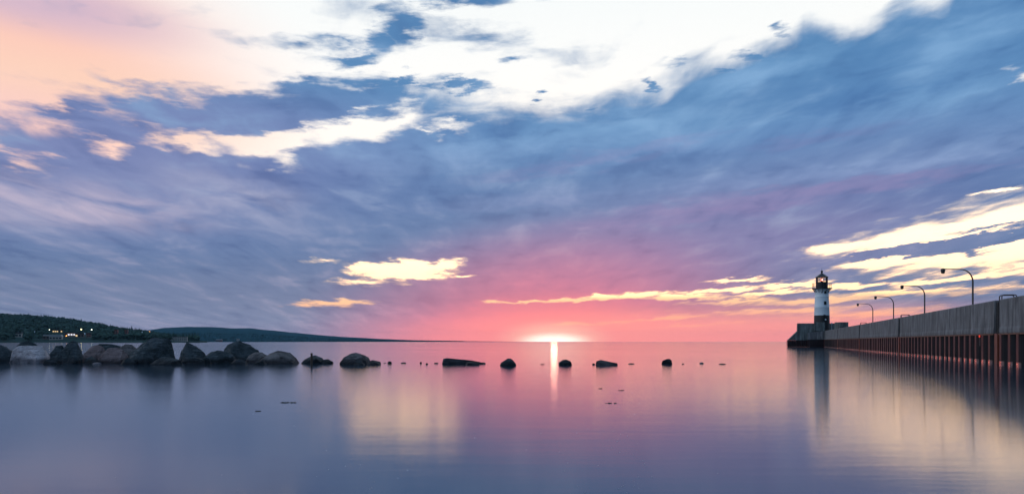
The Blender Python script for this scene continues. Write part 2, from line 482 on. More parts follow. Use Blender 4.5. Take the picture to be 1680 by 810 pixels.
def rock_mat(name, c0, c1, c2, speck=0.5):
    m = bpy.data.materials.new(name)
    m.use_nodes = True
    g = NT(m.node_tree)
    tc = g.n('ShaderNodeTexCoord')
    geo = g.n('ShaderNodeNewGeometry')
    oi = g.n('ShaderNodeObjectInfo')
    v = g.n('ShaderNodeVectorMath', operation='ADD')
    g.put(v.inputs[0], tc.outputs['Object'])
    g.put(v.inputs[1], g.vec(g.m('MULTIPLY', oi.outputs['Random'], 30.0), 0.0, 0.0))
    v = v.outputs[0]
    big = g.noise(v, 1.3, 5, 0.6)
    vein = g.noise(g.mapping(v, rot=(0.3, 0.5, 0.2), scale=(1.2, 1.2, 6)), 1.6, 6, 0.65, 0.6)
    fine = g.noise(v, 17, 6, 0.75)
    col = g.mix(g.rng(big, 0.36, 0.64), c0, c1)
    col = g.mix(g.m('MULTIPLY', g.rng(vein, 0.52, 0.66), 0.75), col, c2)
    col = g.mix(g.m('MULTIPLY', g.rng(fine, 0.44, 0.64), speck), col, c2)
    sp = g.n('ShaderNodeSeparateXYZ'); g.put(sp.inputs[0], geo.outputs['Position'])
    wet = g.rng(g.m('ADD', sp.outputs[2], g.m('MULTIPLY', g.m('SUBTRACT', big, 0.5), 0.35)), 0.44, 0.16, 0, 1)
    col = g.mix(wet, col, g.mix(1.0, col, (0.30, 0.31, 0.34, 1), 'MULTIPLY'))
    p = g.n('ShaderNodeBsdfPrincipled')
    g.put(p.inputs['Base Color'], col)
    g.put(p.inputs['Roughness'], g.rng(wet, 0, 1, 0.85, 0.6))
    p.inputs['Specular IOR Level'].default_value = 0.12
    b = g.n('ShaderNodeBump'); b.inputs['Strength'].default_value = 1.0; b.inputs['Distance'].default_value = 0.07
    g.put(b.inputs['Height'], g.m('ADD', g.m('MULTIPLY', fine, 0.4), g.m('ADD', big, g.m('MULTIPLY', vein, 0.8))))
    g.put(p.inputs['Normal'], b.outputs[0])
    o = g.n('ShaderNodeOutputMaterial'); g.put(o.inputs[0], p.outputs[0])
    return m


def concrete_mat(name, base):
    m = bpy.data.materials.new(name)
    m.use_nodes = True
    g = NT(m.node_tree)
    tc = g.n('ShaderNodeTexCoord')
    v = tc.outputs['Object']
    sp = g.n('ShaderNodeSeparateXYZ'); g.put(sp.inputs[0], v)
    drip = g.noise(g.mapping(v, scale=(1.2, 1.2, 0.22)), 1.5, 6, 0.6)
    drip2 = g.noise(g.mapping(v, (3, 9, 0), scale=(1.0, 1.0, 0.10)), 0.55, 4, 0.6)
    cloud = g.noise(v, 0.9, 6, 0.65)
    fine = g.noise(v, 14, 5, 0.7)
    c = g.mix(g.rng(cloud, 0.32, 0.68), tuple(x * 0.72 for x in base[:3]) + (1,), tuple(x * 1.2 for x in base[:3]) + (1,))
    c = g.mix(g.m('MULTIPLY', g.rng(drip, 0.49, 0.60), 0.8), c, tuple(x * 0.40 for x in base[:3]) + (1,))
    c = g.mix(g.m('MULTIPLY', g.rng(drip2, 0.50, 0.58), 0.6), c, tuple(x * 0.5 for x in base[:3]) + (1,))
    c = g.mix(g.m('MULTIPLY', g.rng(drip, 0.44, 0.34), 0.6), c, tuple(min(1, x * 1.7) for x in base[:3]) + (1,))
    c = g.mix(g.m('MULTIPLY', g.rng(fine, 0.5, 0.75), 0.35), c, tuple(x * 0.5 for x in base[:3]) + (1,))
    p = g.n('ShaderNodeBsdfPrincipled')
    g.put(p.inputs['Base Color'], c)
    p.inputs['Roughness'].default_value = 0.86
    b = g.n('ShaderNodeBump'); b.inputs['Strength'].default_value = 0.5; b.inputs['Distance'].default_value = 0.03
    g.put(b.inputs['Height'], g.m('ADD', drip, g.m('MULTIPLY', fine, 0.5)))
    g.put(p.inputs['Normal'], b.outputs[0])
    o = g.n('ShaderNodeOutputMaterial'); g.put(o.inputs[0], p.outputs[0])
    return m


def piling_mat():
    m = bpy.data.materials.new('rusty steel piling')
    m.use_nodes = True
    g = NT(m.node_tree)
    tc = g.n('ShaderNodeTexCoord')
    geo = g.n('ShaderNodeNewGeometry')
    v = tc.outputs['Object']
    drip = g.noise(g.mapping(v, scale=(3, 3, 0.35)), 1.6, 6, 0.65)
    fine = g.noise(v, 9, 5, 0.7)
    sp = g.n('ShaderNodeSeparateXYZ'); g.put(sp.inputs[0], geo.outputs['Position'])
    c = g.mix(g.rng(drip, 0.35, 0.65), (0.018, 0.011, 0.012, 1), (0.052, 0.025, 0.028, 1))
    c = g.mix(g.m('MULTIPLY', g.rng(fine, 0.5, 0.7), 0.5), c, (0.012, 0.010, 0.012, 1))
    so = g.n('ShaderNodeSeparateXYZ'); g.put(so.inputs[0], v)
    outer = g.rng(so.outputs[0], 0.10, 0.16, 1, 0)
    c = g.mix(outer, g.mix(1.0, c, (0.4, 0.42, 0.5, 1), 'MULTIPLY'), c)  # pans tinted darker: the shade of the recesses is put into the colour
    wet = g.rng(g.m('ADD', sp.outputs[2], g.m('MULTIPLY', g.m('SUBTRACT', fine, 0.5), 0.16)), 0.20, 0.15, 0, 1)
    wet = g.m('MULTIPLY', wet, outer)
    c = g.mix(wet, c, (0.75, 0.46, 0.40, 1))  # wet steel band, its pink colour imitates the sunset's glint
    p = g.n('ShaderNodeBsdfPrincipled')
    g.put(p.inputs['Base Color'], c)
    g.put(p.inputs['Roughness'], g.m('ADD', g.rng(wet, 0, 1, 0.40, 0.20), g.m('MULTIPLY', g.m('SUBTRACT', fine, 0.5), 0.2)))
    p.inputs['IOR'].default_value = 1.6
    g.put(p.inputs['Metallic'], g.m('MULTIPLY', wet, 0.9))
    b = g.n('ShaderNodeBump'); b.inputs['Strength'].default_value = 0.25; b.inputs['Distance'].default_value = 0.02
    g.put(b.inputs['Height'], fine); g.put(p.inputs['Normal'], b.outputs[0])
    o = g.n('ShaderNodeOutputMaterial'); g.put(o.inputs[0], p.outputs[0])
    return m


def water_mat():
    m = bpy.data.materials.new('still lake water')
    m.use_nodes = True
    g = NT(m.node_tree)
    geo = g.n('ShaderNodeNewGeometry')
    pos = geo.outputs['Position']
    ln = g.n('ShaderNodeVectorMath', operation='LENGTH'); g.put(ln.inputs[0], pos)
    dist = ln.outputs['Value']
    patch = g.noise(g.mapping(pos, scale=(0.02, 0.05, 0.0)), 1.0, 4, 0.6)
    rip = g.noise(g.mapping(pos, scale=(0.35, 1.9, 0.0)), 1.0, 5, 0.6)
    swell = g.noise(g.mapping(pos, (11, 5, 0), scale=(0.08, 0.34, 0.0)), 1.0, 3, 0.55)
    hgt = g.m('ADD', g.m('MULTIPLY', rip, 0.018), g.m('MULTIPLY', swell, 0.055))
    b = g.n('ShaderNodeBump')
    b.inputs['Distance'].default_value = 1.0
    g.put(b.inputs['Strength'], g.rng(dist, 10, 160, 0.10, 0.012))
    g.put(b.inputs['Height'], hgt)
    p = g.n('ShaderNodeBsdfPrincipled')
    p.inputs['Base Color'].default_value = (0.014, 0.040, 0.066, 1)
    g.put(p.inputs['Roughness'], g.m('ADD', g.rng(patch, 0.3, 0.7, 0.055, 0.075), g.rng(dist, 30, 600, 0.0, 0.02)))
    p.inputs['IOR'].default_value = 1.6
    # capillary ripples far finer than a pixel: crests run across the view, so mirrored light is drawn out towards the shore
    fine = g.noise(g.mapping(pos, scale=(230.0, 330.0, 0.0)), 1.0, 0, 0.5)
    fine2 = g.noise(g.mapping(pos, (40, 17, 0), scale=(110.0, 110.0, 0.0)), 1.0, 0, 0.5)
    tiltv = g.vec(g.m('MULTIPLY', g.m('SUBTRACT', fine2, 0.5), 0.02), g.m('MULTIPLY', g.m('SUBTRACT', fine, 0.5), g.rng(patch, 0.3, 0.7, 0.085, 0.115)), 0.0)
    ad = g.n('ShaderNodeVectorMath', operation='ADD'); g.put(ad.inputs[0], b.outputs[0]); g.put(ad.inputs[1], tiltv)
    nm = g.n('ShaderNodeVectorMath', operation='NORMALIZE'); g.put(nm.inputs[0], ad.outputs[0])
    g.put(p.inputs['Normal'], nm.outputs[0])
    o = g.n('ShaderNodeOutputMaterial'); g.put(o.inputs[0], p.outputs[0])
    return m


def glass_mat(name):
    m = bpy.data.materials.new(name)
    m.use_nodes = True
    g = NT(m.node_tree)
    t = g.n('ShaderNodeBsdfTransparent'); t.inputs[0].default_value = (0.9, 0.88, 0.82, 1)
    s = g.n('ShaderNodeBsdfGlossy'); s.inputs['Roughness'].default_value = 0.05
    fr = g.n('ShaderNodeFresnel'); fr.inputs[0].default_value = 1.45
    mx = g.n('ShaderNodeMixShader')
    g.put(mx.inputs[0], fr.outputs[0]); g.put(mx.inputs[1], t.outputs[0]); g.put(mx.inputs[2], s.outputs[0])
    o = g.n('ShaderNodeOutputMaterial'); g.put(o.inputs[0], mx.outputs[0])
    return m


def emit_mat(name, col, s):
    m = bpy.data.materials.new(name)
    m.use_nodes = True
    g = NT(m.node_tree)
    e = g.n('ShaderNodeEmission'); e.inputs[0].default_value = tuple(col[:3]) + (1,); e.inputs[1].default_value = s
    o = g.n('ShaderNodeOutputMaterial'); g.put(o.inputs[0], e.outputs[0])
    return m


M = dict(
    dark=rock_mat('dark basalt', (0.010, 0.021, 0.025, 1), (0.040, 0.058, 0.068, 1), (0.11, 0.135, 0.15, 1), 0.5),
    grey=rock_mat('grey granite', (0.09, 0.088, 0.09, 1), (0.22, 0.21, 0.21, 1), (0.03, 0.03, 0.032, 1), 0.75),
    pink=rock_mat('pinkish gneiss', (0.17, 0.13, 0.13, 1), (0.27, 0.22, 0.22, 1), (0.06, 0.05, 0.05, 1), 0.6),
    pale=rock_mat('pale grey gneiss', (0.34, 0.33, 0.35, 1), (0.60, 0.57, 0.60, 1), (0.09, 0.08, 0.085, 1), 0.55),
    concrete=concrete_mat('stained concrete', (0.165, 0.170, 0.176)),
    concrete2=concrete_mat('pale concrete', (0.165, 0.19, 0.185)),
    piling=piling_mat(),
    plate=mat('rust red plate', (0.17, 0.045, 0.022), 0.6, vary=0.4, scale=2.5, bump=0.3),
    steel_shade=mat('ladder steel and recess shade', (0.016, 0.018, 0.02), 0.7),
    rustedge=mat('rusty edge angle', (0.16, 0.075, 0.045), 0.7, vary=0.6, scale=2.2),
    water=water_mat(),
    white=mat('white tower paint', (0.68, 0.76, 0.80), 0.45, vary=0.06, scale=0.8, stretch=(1, 1, 0.3)),
    black=mat('black tower paint', (0.016, 0.016, 0.018), 0.4, vary=0.2),
    blackroof=mat('black roof metal', (0.02, 0.02, 0.022), 0.35, vary=0.2),
    glass=glass_mat('lantern glass'),
    lampred=emit_mat('red lamp glow', (1.0, 0.10, 0.06), 3.0),
    lamphot=emit_mat('hot lamp core', (1.0, 0.75, 0.55), 14.0),
    pane=mat('dark window pane', (0.02, 0.025, 0.03), 0.12),
    galv=mat('weathered galvanised steel', (0.10, 0.095, 0.095), 0.42, metal=0.6, vary=0.2),
    rail=mat('brown painted rail', (0.06, 0.035, 0.028), 0.45),
    wood=mat('old wet timber', (0.05, 0.035, 0.025), 0.7, vary=0.4, scale=6, stretch=(1, 1, 0.2)),
    weed=mat('wet drift weed', (0.03, 0.028, 0.018), 0.5, vary=0.4),
    foam=mat('pale foam fleck', (0.6, 0.62, 0.66), 0.7),
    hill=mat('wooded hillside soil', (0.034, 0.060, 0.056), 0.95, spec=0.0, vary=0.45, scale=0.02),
    farhill=mat('distant wooded hillside', (0.020, 0.066, 0.085), 0.95, spec=0.0, vary=0.3, scale=0.03),  # blue of the distant haze is partly put into this base colour
    leaf=mat('dark summer foliage', (0.042, 0.078, 0.066), 0.9, spec=0.0, vary=0.5, scale=0.05),
    conifer=mat('conifer foliage', (0.024, 0.060, 0.062), 0.9, spec=0.0, vary=0.4, scale=0.05),
    bark=mat('bark', (0.05, 0.04, 0.03), 0.9),
    shore=mat('shore bank stone', (0.05, 0.07, 0.065), 0.9, spec=0.0, vary=0.4, scale=0.06),
    brick=mat('red brick wall', (0.24, 0.10, 0.075), 0.85, vary=0.15, scale=0.6),
    cream=mat('pale rendered wall', (0.42, 0.40, 0.37), 0.85, vary=0.12, scale=0.4),
    timberw=mat('brown timber wall', (0.15, 0.11, 0.09), 0.85, vary=0.2, scale=0.4),
    roofdark=mat('dark shingle roof', (0.05, 0.05, 0.055), 0.85),
    roofpale=mat('pale metal roof', (0.34, 0.36, 0.38), 0.5),
    litwarm=emit_mat('lit warm window', (1.0, 0.72, 0.38), 1.0),
    litwhite=emit_mat('lit white sign', (0.9, 0.9, 1.0), 1.0),
    litred=emit_mat('lit red sign', (1.0, 0.12, 0.2), 2.0),
    lampyel=emit_mat('yellow street lamp glow', (1.0, 0.86, 0.42), 7.0),
    lampwht=emit_mat('white street lamp glow', (0.95, 1.0, 0.8), 6.0),
    lampora=emit_mat('orange street lamp glow', (1.0, 0.42, 0.10), 8.0),
    lampblu=emit_mat('blue street lamp glow', (0.35, 0.6, 1.0), 2.5),
    markred=emit_mat('red marker glow', (1.0, 0.08, 0.05), 0.8),
)

# ------------------------------------------------------------------ water
vs, fs = [(0.0, 0.0, 0.0)], []
NA = 96
radii = [2, 5, 9, 14, 20, 28, 38, 50, 65, 85, 110, 150, 200, 280, 400, 600, 900, 1400, 2200, 3600, 6000, 9500, 15000]
for r in radii:
    for j in range(NA):
        t = 2 * math.pi * j / NA
        vs.append((r * math.cos(t), r * math.sin(t), 0.0))
for j in range(NA): fs.append((0, 1 + j, 1 + (j + 1) % NA))
for i in range(len(radii) - 1):
    a, b = 1 + i * NA, 1 + (i + 1) * NA
    for j in range(NA):
        k = (j + 1) % NA
        fs.append((a + j, b + j, b + k, a + k))
lake = mesh_obj('water', vs, fs, M['water'])
tag(lake, 'calm blue and pink lake water mirroring the sunset sky', 'lake', kind='structure')

# lake bed under the foreground, far below the surface
bed = MB().box(-15000, 15000, -15000, 15000, -9.0, -8.0).build('ground', M['shore'])
tag(bed, 'lake bed under the water', 'lake bed', kind='structure')


# ------------------------------------------------------------------ far land
def interp(tab, x):
    if x <= tab[0][0]: return tab[0][1]
    for (xa, ya), (xb, yb) in zip(tab, tab[1:]):
        if x <= xb: return ya + (yb - ya) * (x - xa) / (xb - xa)
    return tab[-1][1]


def sstep(t):
    t = max(0.0, min(1.0, t))
    return t * t * (3 - 2 * t)


NEAR_TOP = [(-700, 500), (-300, 508), (-100, 515), (0, 520), (60, 522), (100, 526), (150, 534), (200, 544), (240, 549), (270, 554), (300, 558), (330, 560.8)]
FAR_TOP = [(100, 550), (200, 547), (240, 542), (270, 538), (310, 536), (345, 536.5), (380, 539), (410, 538.5), (440, 541.5), (480, 545.5),
           (520, 549), (560, 552), (620, 555.4), (680, 557.6), (760, 559.0), (830, 559.7), (900, 560.3)]


def near_z(px, Y):
    shore, ridge = 1180.0 + 60 * math.sin(px * 0.02), 2400.0
    top = (HY - interp(NEAR_TOP, px)) / F * ridge + H
    t = (Y - shore) / (ridge - shore)
    z = top * (0.78 * max(0.0, min(1.0, t)) ** 0.85 + 0.22 * sstep(t)) if t > 0 else t * 12
    if Y > ridge: z = top * (1 - 0.5 * sstep((Y - ridge) / 900))
    X = (px - CX) / F * Y
    return z + (4.0 * noise.noise(Vector((X * .006, Y * .006, 0))) if t > 0.1 else 0) + (1.2 if t > 0.005 else 0)


def far_z(px, Y):
    k = interp([(100, 1.0), (300, 1.0), (500, 1.25), (850, 1.7)], px)
    shore, ridge = 3300.0 * k, 5800.0 * k
    top = (HY - interp(FAR_TOP, px)) / F * ridge
    t = (Y - shore) / (ridge - shore)
    z = top * (0.30 * sstep(t * 6) + 0.70 * sstep(t)) if t > 0 else t * 20
    if Y > ridge: z = top * (1 - 0.5 * sstep((Y - ridge) / 2000))
    X = (px - CX) / F * Y
    return z + (5.0 * noise.noise(Vector((X * .004, Y * .004, 3))) + 1.2 * noise.noise(Vector((X * .012, Y * .012, 3)))) * sstep(t * 3) * min(1.0, max(0.0, top / 60))


def terrain(name, zf, px0, px1, nx, y0, y1, ny, m, label, k=lambda p: 1.0):
    v, f = [], []
    for j in range(ny + 1):
        for i in range(nx + 1):
            px = px0 + (px1 - px0) * i / nx
            Y = (y0 + (y1 - y0) * j / ny) * k(px)
            v.append(((px - CX) / F * Y, Y, zf(px, Y)))
    for j in range(ny):
        for i in range(nx):
            a = j * (nx + 1) + i
            f.append((a, a + 1, a + nx + 2, a + nx + 1))
    o = mesh_obj(name, v, f, m)
    for p in o.data.polygons: p.use_smooth = True
    tag(o, label, 'hills', kind='structure')
    return o


terrain('hills', near_z, -900, 340, 150, 1080, 3200, 70, M['hill'], 'nearer dark wooded hillside with a lit town along its shore')
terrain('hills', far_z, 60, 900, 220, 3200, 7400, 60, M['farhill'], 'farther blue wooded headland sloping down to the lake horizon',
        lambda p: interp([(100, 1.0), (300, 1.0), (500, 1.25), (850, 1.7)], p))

_t = bmesh.new(); bmesh.ops.create_icosphere(_t, subdivisions=1, radius=1.0)
ICO_V = [tuple(v.co) for v in _t.verts]; ICO_F = [tuple(v.index for v in f.verts) for f in _t.faces]; _t.free()
_t = bmesh.new(); bmesh.ops.create_icosphere(_t, subdivisions=2, radius=1.0)
ICO2_V = [tuple(v.co) for v in _t.verts]; ICO2_F = [tuple(v.index for v in f.verts) for f in _t.faces]; _t.free()


def crown(v, f, p, h, r, rnd, conifer=False):
    if conifer:
        for q in range(3):
            b = len(v); z0 = p[2] + h * (0.12 + 0.26 * q); z1 = p[2] + h * (0.55 + 0.225 * q); rr = r * (1 - 0.27 * q)
            for j in range(6):
                t = j * math.pi / 3 + q
                v.append((p[0] + rr * math.cos(t) * rnd.uniform(.8, 1.15), p[1] + rr * math.sin(t), z0))
            v.append((p[0], p[1], z1))
            for j in range(6): f.append((b + j, b + (j + 1) % 6, b + 6))
    else:
        for q in range(3):
            b = len(v); s = rnd.uniform(.55, .85)
            ox, oy, oz = rnd.uniform(-.45, .45) * r, rnd.uniform(-.45, .45) * r, h * rnd.uniform(.42, .78)
            for x, y, z in ICO_V:
                k = s * rnd.uniform(.75, 1.2)
                v.append((p[0] + ox + x * r * k, p[1] + oy + y * r * k, p[2] + oz + z * h * .30 * k))
            f.extend(tuple(b + i for i in t) for t in ICO_F)


def forest(name, zf, n, pxr, yr, hr, con, seed, m, label, group, k=lambda p: 1.0, skip=None, bias=1.0):
    rnd = random.Random(seed)
    v, f = [], []
    c = 0
    while c < n:
        px = rnd.uniform(*pxr)
        Y = (yr[0] + (yr[1] - yr[0]) * rnd.random() ** bias) * k(px)
        z = zf(px, Y)
        if z < 0.8 or (skip and skip(px, Y)): 
            c += 0.25
            continue
        c += 1
        h = rnd.uniform(*hr)
        isc = rnd.random() < con
        crown(v, f, ((px - CX) / F * Y, Y, z - 0.5), h * (1.25 if isc else 1), h * (0.26 if isc else 0.48), rnd, isc)
    o = mesh_obj(name, v, f, m)
    tag(o, label, 'forest', group, 'stuff')
    return o


CLEAR = []


def spot(px, py, zf=near_z, y0=1185.0, y1=2700.0):
    """distance at which the hillside is seen at (px, py)"""
    Y = y0
    while Y < y1:
        if HY - (zf(px, Y) - H) * F / Y <= py: break
        Y += 4
    return Vector(((px - CX) / F * Y, Y, zf(px, Y)))


def tree(px, py, h_px, conifer, label, seed):
    p = spot(px, py)
    h = h_px * p.y / F
    rnd = random.Random(seed)
    root = tag(empty('conifer_tree' if conifer else 'broadleaf_tree', p), label, 'tree', 'trees standing out on the hill skyline')
    MB().tube([(0, 0, -1), (0, 0, h * .4), (0, 0, h * .8)], [h * .03, h * .022, h * .008], 7).build('trunk', M['bark'], root)
    v, f = [], []
    for q in range(240):
        t = rnd.random()
        if conifer:
            z = h * (.12 + .88 * t); rr = h * .2 * (1.05 - t)
        else:
            z = h * (.28 + .72 * t); rr = h * .36 * math.sqrt(max(0.02, 1 - (2 * t - 0.9) ** 2))
        a, d = rnd.uniform(0, 6.283), math.sqrt(rnd.random())
        c = Vector((rr * d * math.cos(a), rr * d * math.sin(a), z)); s = h * rnd.uniform(.03, .075)
        b = len(v)
        for _ in range(4):
            v.append(tuple(c + Vector((rnd.uniform(-s, s), rnd.uniform(-s, s), rnd.uniform(-s, s) * .7))))
        f += [(b, b + 1, b + 2), (b, b + 2, b + 3), (b, b + 3, b + 1), (b + 1, b + 3, b + 2)]
    mesh_obj('crown', v, f, M['conifer' if conifer else 'leaf'], root)


for a in [(168, 542, 12, False, 'broad round-topped tree, tallest on the skyline above the town', 1),
          (182, 543, 8, True, 'short pointed conifer just behind the nearer brick tower block', 2),
          (201, 545, 9, True, 'slim pointed conifer between the two brick tower blocks', 3),
          (216, 546, 11, True, 'tall dark conifer beside the right brick tower block', 4),
          (222, 547, 9, False, 'low bushy tree right of the tall dark conifer', 5),
          (60, 527, 8, False, 'rounded tree poking up from the left hill ridge', 6),
          (1, 524, 9, False, 'leafy tree on the hill crest at the frame edge', 7)]:
    tree(*a)


def building(name, label, px, py, w, h, wall, roof, kind='flat', rows=1, cols=3, lit=(), litm='litwarm', depth=None, zf=near_z, y0=1185.0):
    """w, h in metres; stands where the hillside is seen at (px, py)"""
    p = spot(px, py, zf, y0, y0 + 3000)
    if zf is near_z: CLEAR.append((px - w * .5 - 4, px + w * .5 + 4, p.y))
    root = tag(empty(name, p, math.atan2(-p.x, p.y) * 0.6), label, 'building')
    d = depth or max(7.0, w * .5)
    MB().box(-w / 2, w / 2, -d / 2, d / 2, -4, h).build('wall', M[wall], root)
    b = MB()
    if kind == 'flat':
        b.box(-w / 2 - .3, w / 2 + .3, -d / 2 - .3, d / 2 + .3, h + .003, h + .6)
    else:
        rh = min(d, w) * .32
        b.prism([(-w / 2 - .6, h + .003), (w / 2 + .6, h + .003), (w / 2 - rh * .4, h + rh), (-w / 2 + rh * .4, h + rh)], -d / 2 - .5, d / 2 + .5)
    b.build('roof', M[roof], root)
    cw = w / cols
    for r in range(rows):
        for c in range(cols):
            x = -w / 2 + cw * (c + .5); z = h / rows * (r + .28); wh = h / rows * .46
            m = litm if (r, c) in lit else 'pane'
            MB().box(x - cw * .32, x + cw * .32, -d / 2 - .12, -d / 2 - .003, z, z + wh).build('window', M[m], root)
    return root


for a, kw in [
    (('house', 'small pale house alone near the left end of the shore', 31, 553, 9, 6, 'cream', 'roofdark', 'hip'), dict(rows=1, cols=2)),
    (('motel', 'long low building with a glowing row of windows on the hillside', 95, 545.5, 17, 4.5, 'timberw', 'roofdark'),
     dict(rows=1, cols=5, lit={(0, 0), (0, 1), (0, 2), (0, 4)})),
    (('house', 'pale-roofed house below the glowing window row, left of a twin', 79, 556, 14, 5, 'timberw', 'roofpale', 'hip'), dict(rows=1, cols=3)),
    (('house', 'wider pale-roofed house just left of the lit shop', 92, 557, 18, 5, 'cream', 'roofpale', 'hip'), dict(rows=1, cols=4)),
    (('shop', 'dark red shop with a bright white and red lit front', 116, 553.5, 17, 6, 'brick', 'roofdark'),
     dict(rows=1, cols=4, lit={(0, 1), (0, 2), (0, 3)}, litm='litwhite')),
    (('brick_house', 'narrow red brick house under the white street lamps', 146, 553, 7, 7, 'brick', 'roofdark'), dict(rows=2, cols=2)),
    (('house', 'low brown house between the lit shop and the brick house', 131, 554, 13, 5, 'timberw', 'roofdark', 'hip'), dict(rows=1, cols=3, lit={(0, 0)})),
    (('tower_block', 'left one of two tall narrow red brick blocks', 190.5, 551, 6.5, 12.5, 'brick', 'roofdark'), dict(rows=4, cols=2, depth=7)),
    (('tower_block', 'right one of two tall narrow red brick blocks', 207, 551, 6.5, 12.5, 'brick', 'roofdark'), dict(rows=4, cols=2, depth=7)),
    (('house', 'long pale house beside the orange street lamp', 263, 551, 17, 5, 'cream', 'roofdark', 'hip'), dict(rows=1, cols=4)),
    (('hotel', 'long three-storey pale hotel on the shore with rows of windows', 294, 559.3, 27, 7.5, 'cream', 'roofdark'), dict(rows=3, cols=9, depth=10)),
    (('boathouse', 'low pinkish lodge at the foot of the far headland', 359.5, 560, 26, 7, 'brick', 'roofpale', 'hip'), dict(rows=1, cols=4, zf=far_z, y0=3320.0)),
    (('silo_house', 'white tower-like building on the far shore', 390, 560, 13, 13, 'cream', 'roofpale'), dict(rows=3, cols=2, zf=far_z, y0=3320.0)),
]:
    building(*a, **kw)

# bank and road wall along the town's shore
vv, ff = [], []
for i in range(41):
    px = 112 + (236 - 112) * i / 40
    p = spot(px, 555.0)
    p2 = spot(px, 552.6)
    z1 = H + (HY - 553.0 - 0.4 * math.sin(i * .3)) * p2.y / F
    vv += [(p.x, p.y, p.z - 1), (p.x, p.y, p.z + 0.8), (p2.x, p2.y, max(z1, p2.z + .5)), (p2.x, p2.y + 3, p2.z - 1)]
for i in range(40):
    b = i * 4
    for j in range(3): ff.append((b + j, b + j + 1, b + j + 5, b + j + 4))
tag(mesh_obj('embankment', vv, ff, M['shore']), 'pale stone road bank running along the town shore', 'embankment')


def street_lamp(px, py, h, m, r, label):
    r *= 0.7
    p = spot(px, py + h * 0.9)
    p = Vector((p.x, p.y - 6, p.z))
    CLEAR.append((px - 5, px + 5, p.y))
    root = tag(empty('street_lamp', p), label, 'street lamp', 'lit street lamps of the far town')
    zt = H + (HY - py) * p.y / F - p.z
    MB().tube([(0, 0, -1), (0, 0, zt)], 0.15, 6).build('pole', M['galv'], root)
    MB().lathe([(r * math.sin(t) + 1e-3, zt - r * math.cos(t)) for t in (math.pi * q / 6 for q in range(7))], 10).build('lamp_globe', M[m], root)


for a in [(84, 540.7, 5, 'lampwht', .9, 'dim greenish-white street lamp, first from the left hillside'),
          (125, 540.6, 6, 'lampyel', .9, 'yellow street lamp directly above the lit shop'),
          (136, 540.0, 6, 'lampyel', 1.4, 'brightest pale yellow street lamp, middle of the lit town'),
          (153, 540.6, 6, 'lampwht', 1.3, 'bright white street lamp right of the brick house'),
          (142, 547.0, 4, 'lampblu', .9, 'bluish street lamp beside the red brick house'),
          (112, 550.6, 3, 'lampora', .8, 'small orange street lamp at the left end of the lit shop'),
          (128, 550.5, 3, 'lampyel', .8, 'small low yellow street lamp right of the lit shop'),
          (247, 543.8, 6, 'lampora', 1.5, 'bright orange street lamp standing apart beside the long pale house'),
          (235, 544.3, 6, 'lampblu', .7, 'faint blue street lamp left of the bright orange one'),
          (60, 544.0, 4, 'lampblu', .6, 'faint blue street lamp deep in the left woods'),
          (298, 549.0, 6, 'lampora', .6, 'tiny orange street lamp above the long hotel')]:
    street_lamp(*a)


def town_gap(px, Y):
    # clearings of the town near the shore
    for (a, b, yb) in CLEAR:
        if a < px < b and yb - 260 < Y < yb + 14: return True
    return (1215 < Y < 1420 and noise.noise(Vector((px * .05, Y * .012, 7))) > 0.12 and 20 < px < 270)


forest('forest', near_z, 5200, (-260, 325), (1195, 2560), (7, 13), 0.25, 3, M['leaf'], 'dark mixed woods covering the nearer left hillside', None, skip=town_gap, bias=1.25)
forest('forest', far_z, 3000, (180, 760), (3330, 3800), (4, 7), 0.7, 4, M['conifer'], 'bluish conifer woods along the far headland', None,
       k=lambda p: interp([(100, 1.0), (300, 1.0), (500, 1.25), (850, 1.7)], p), bias=1.6)


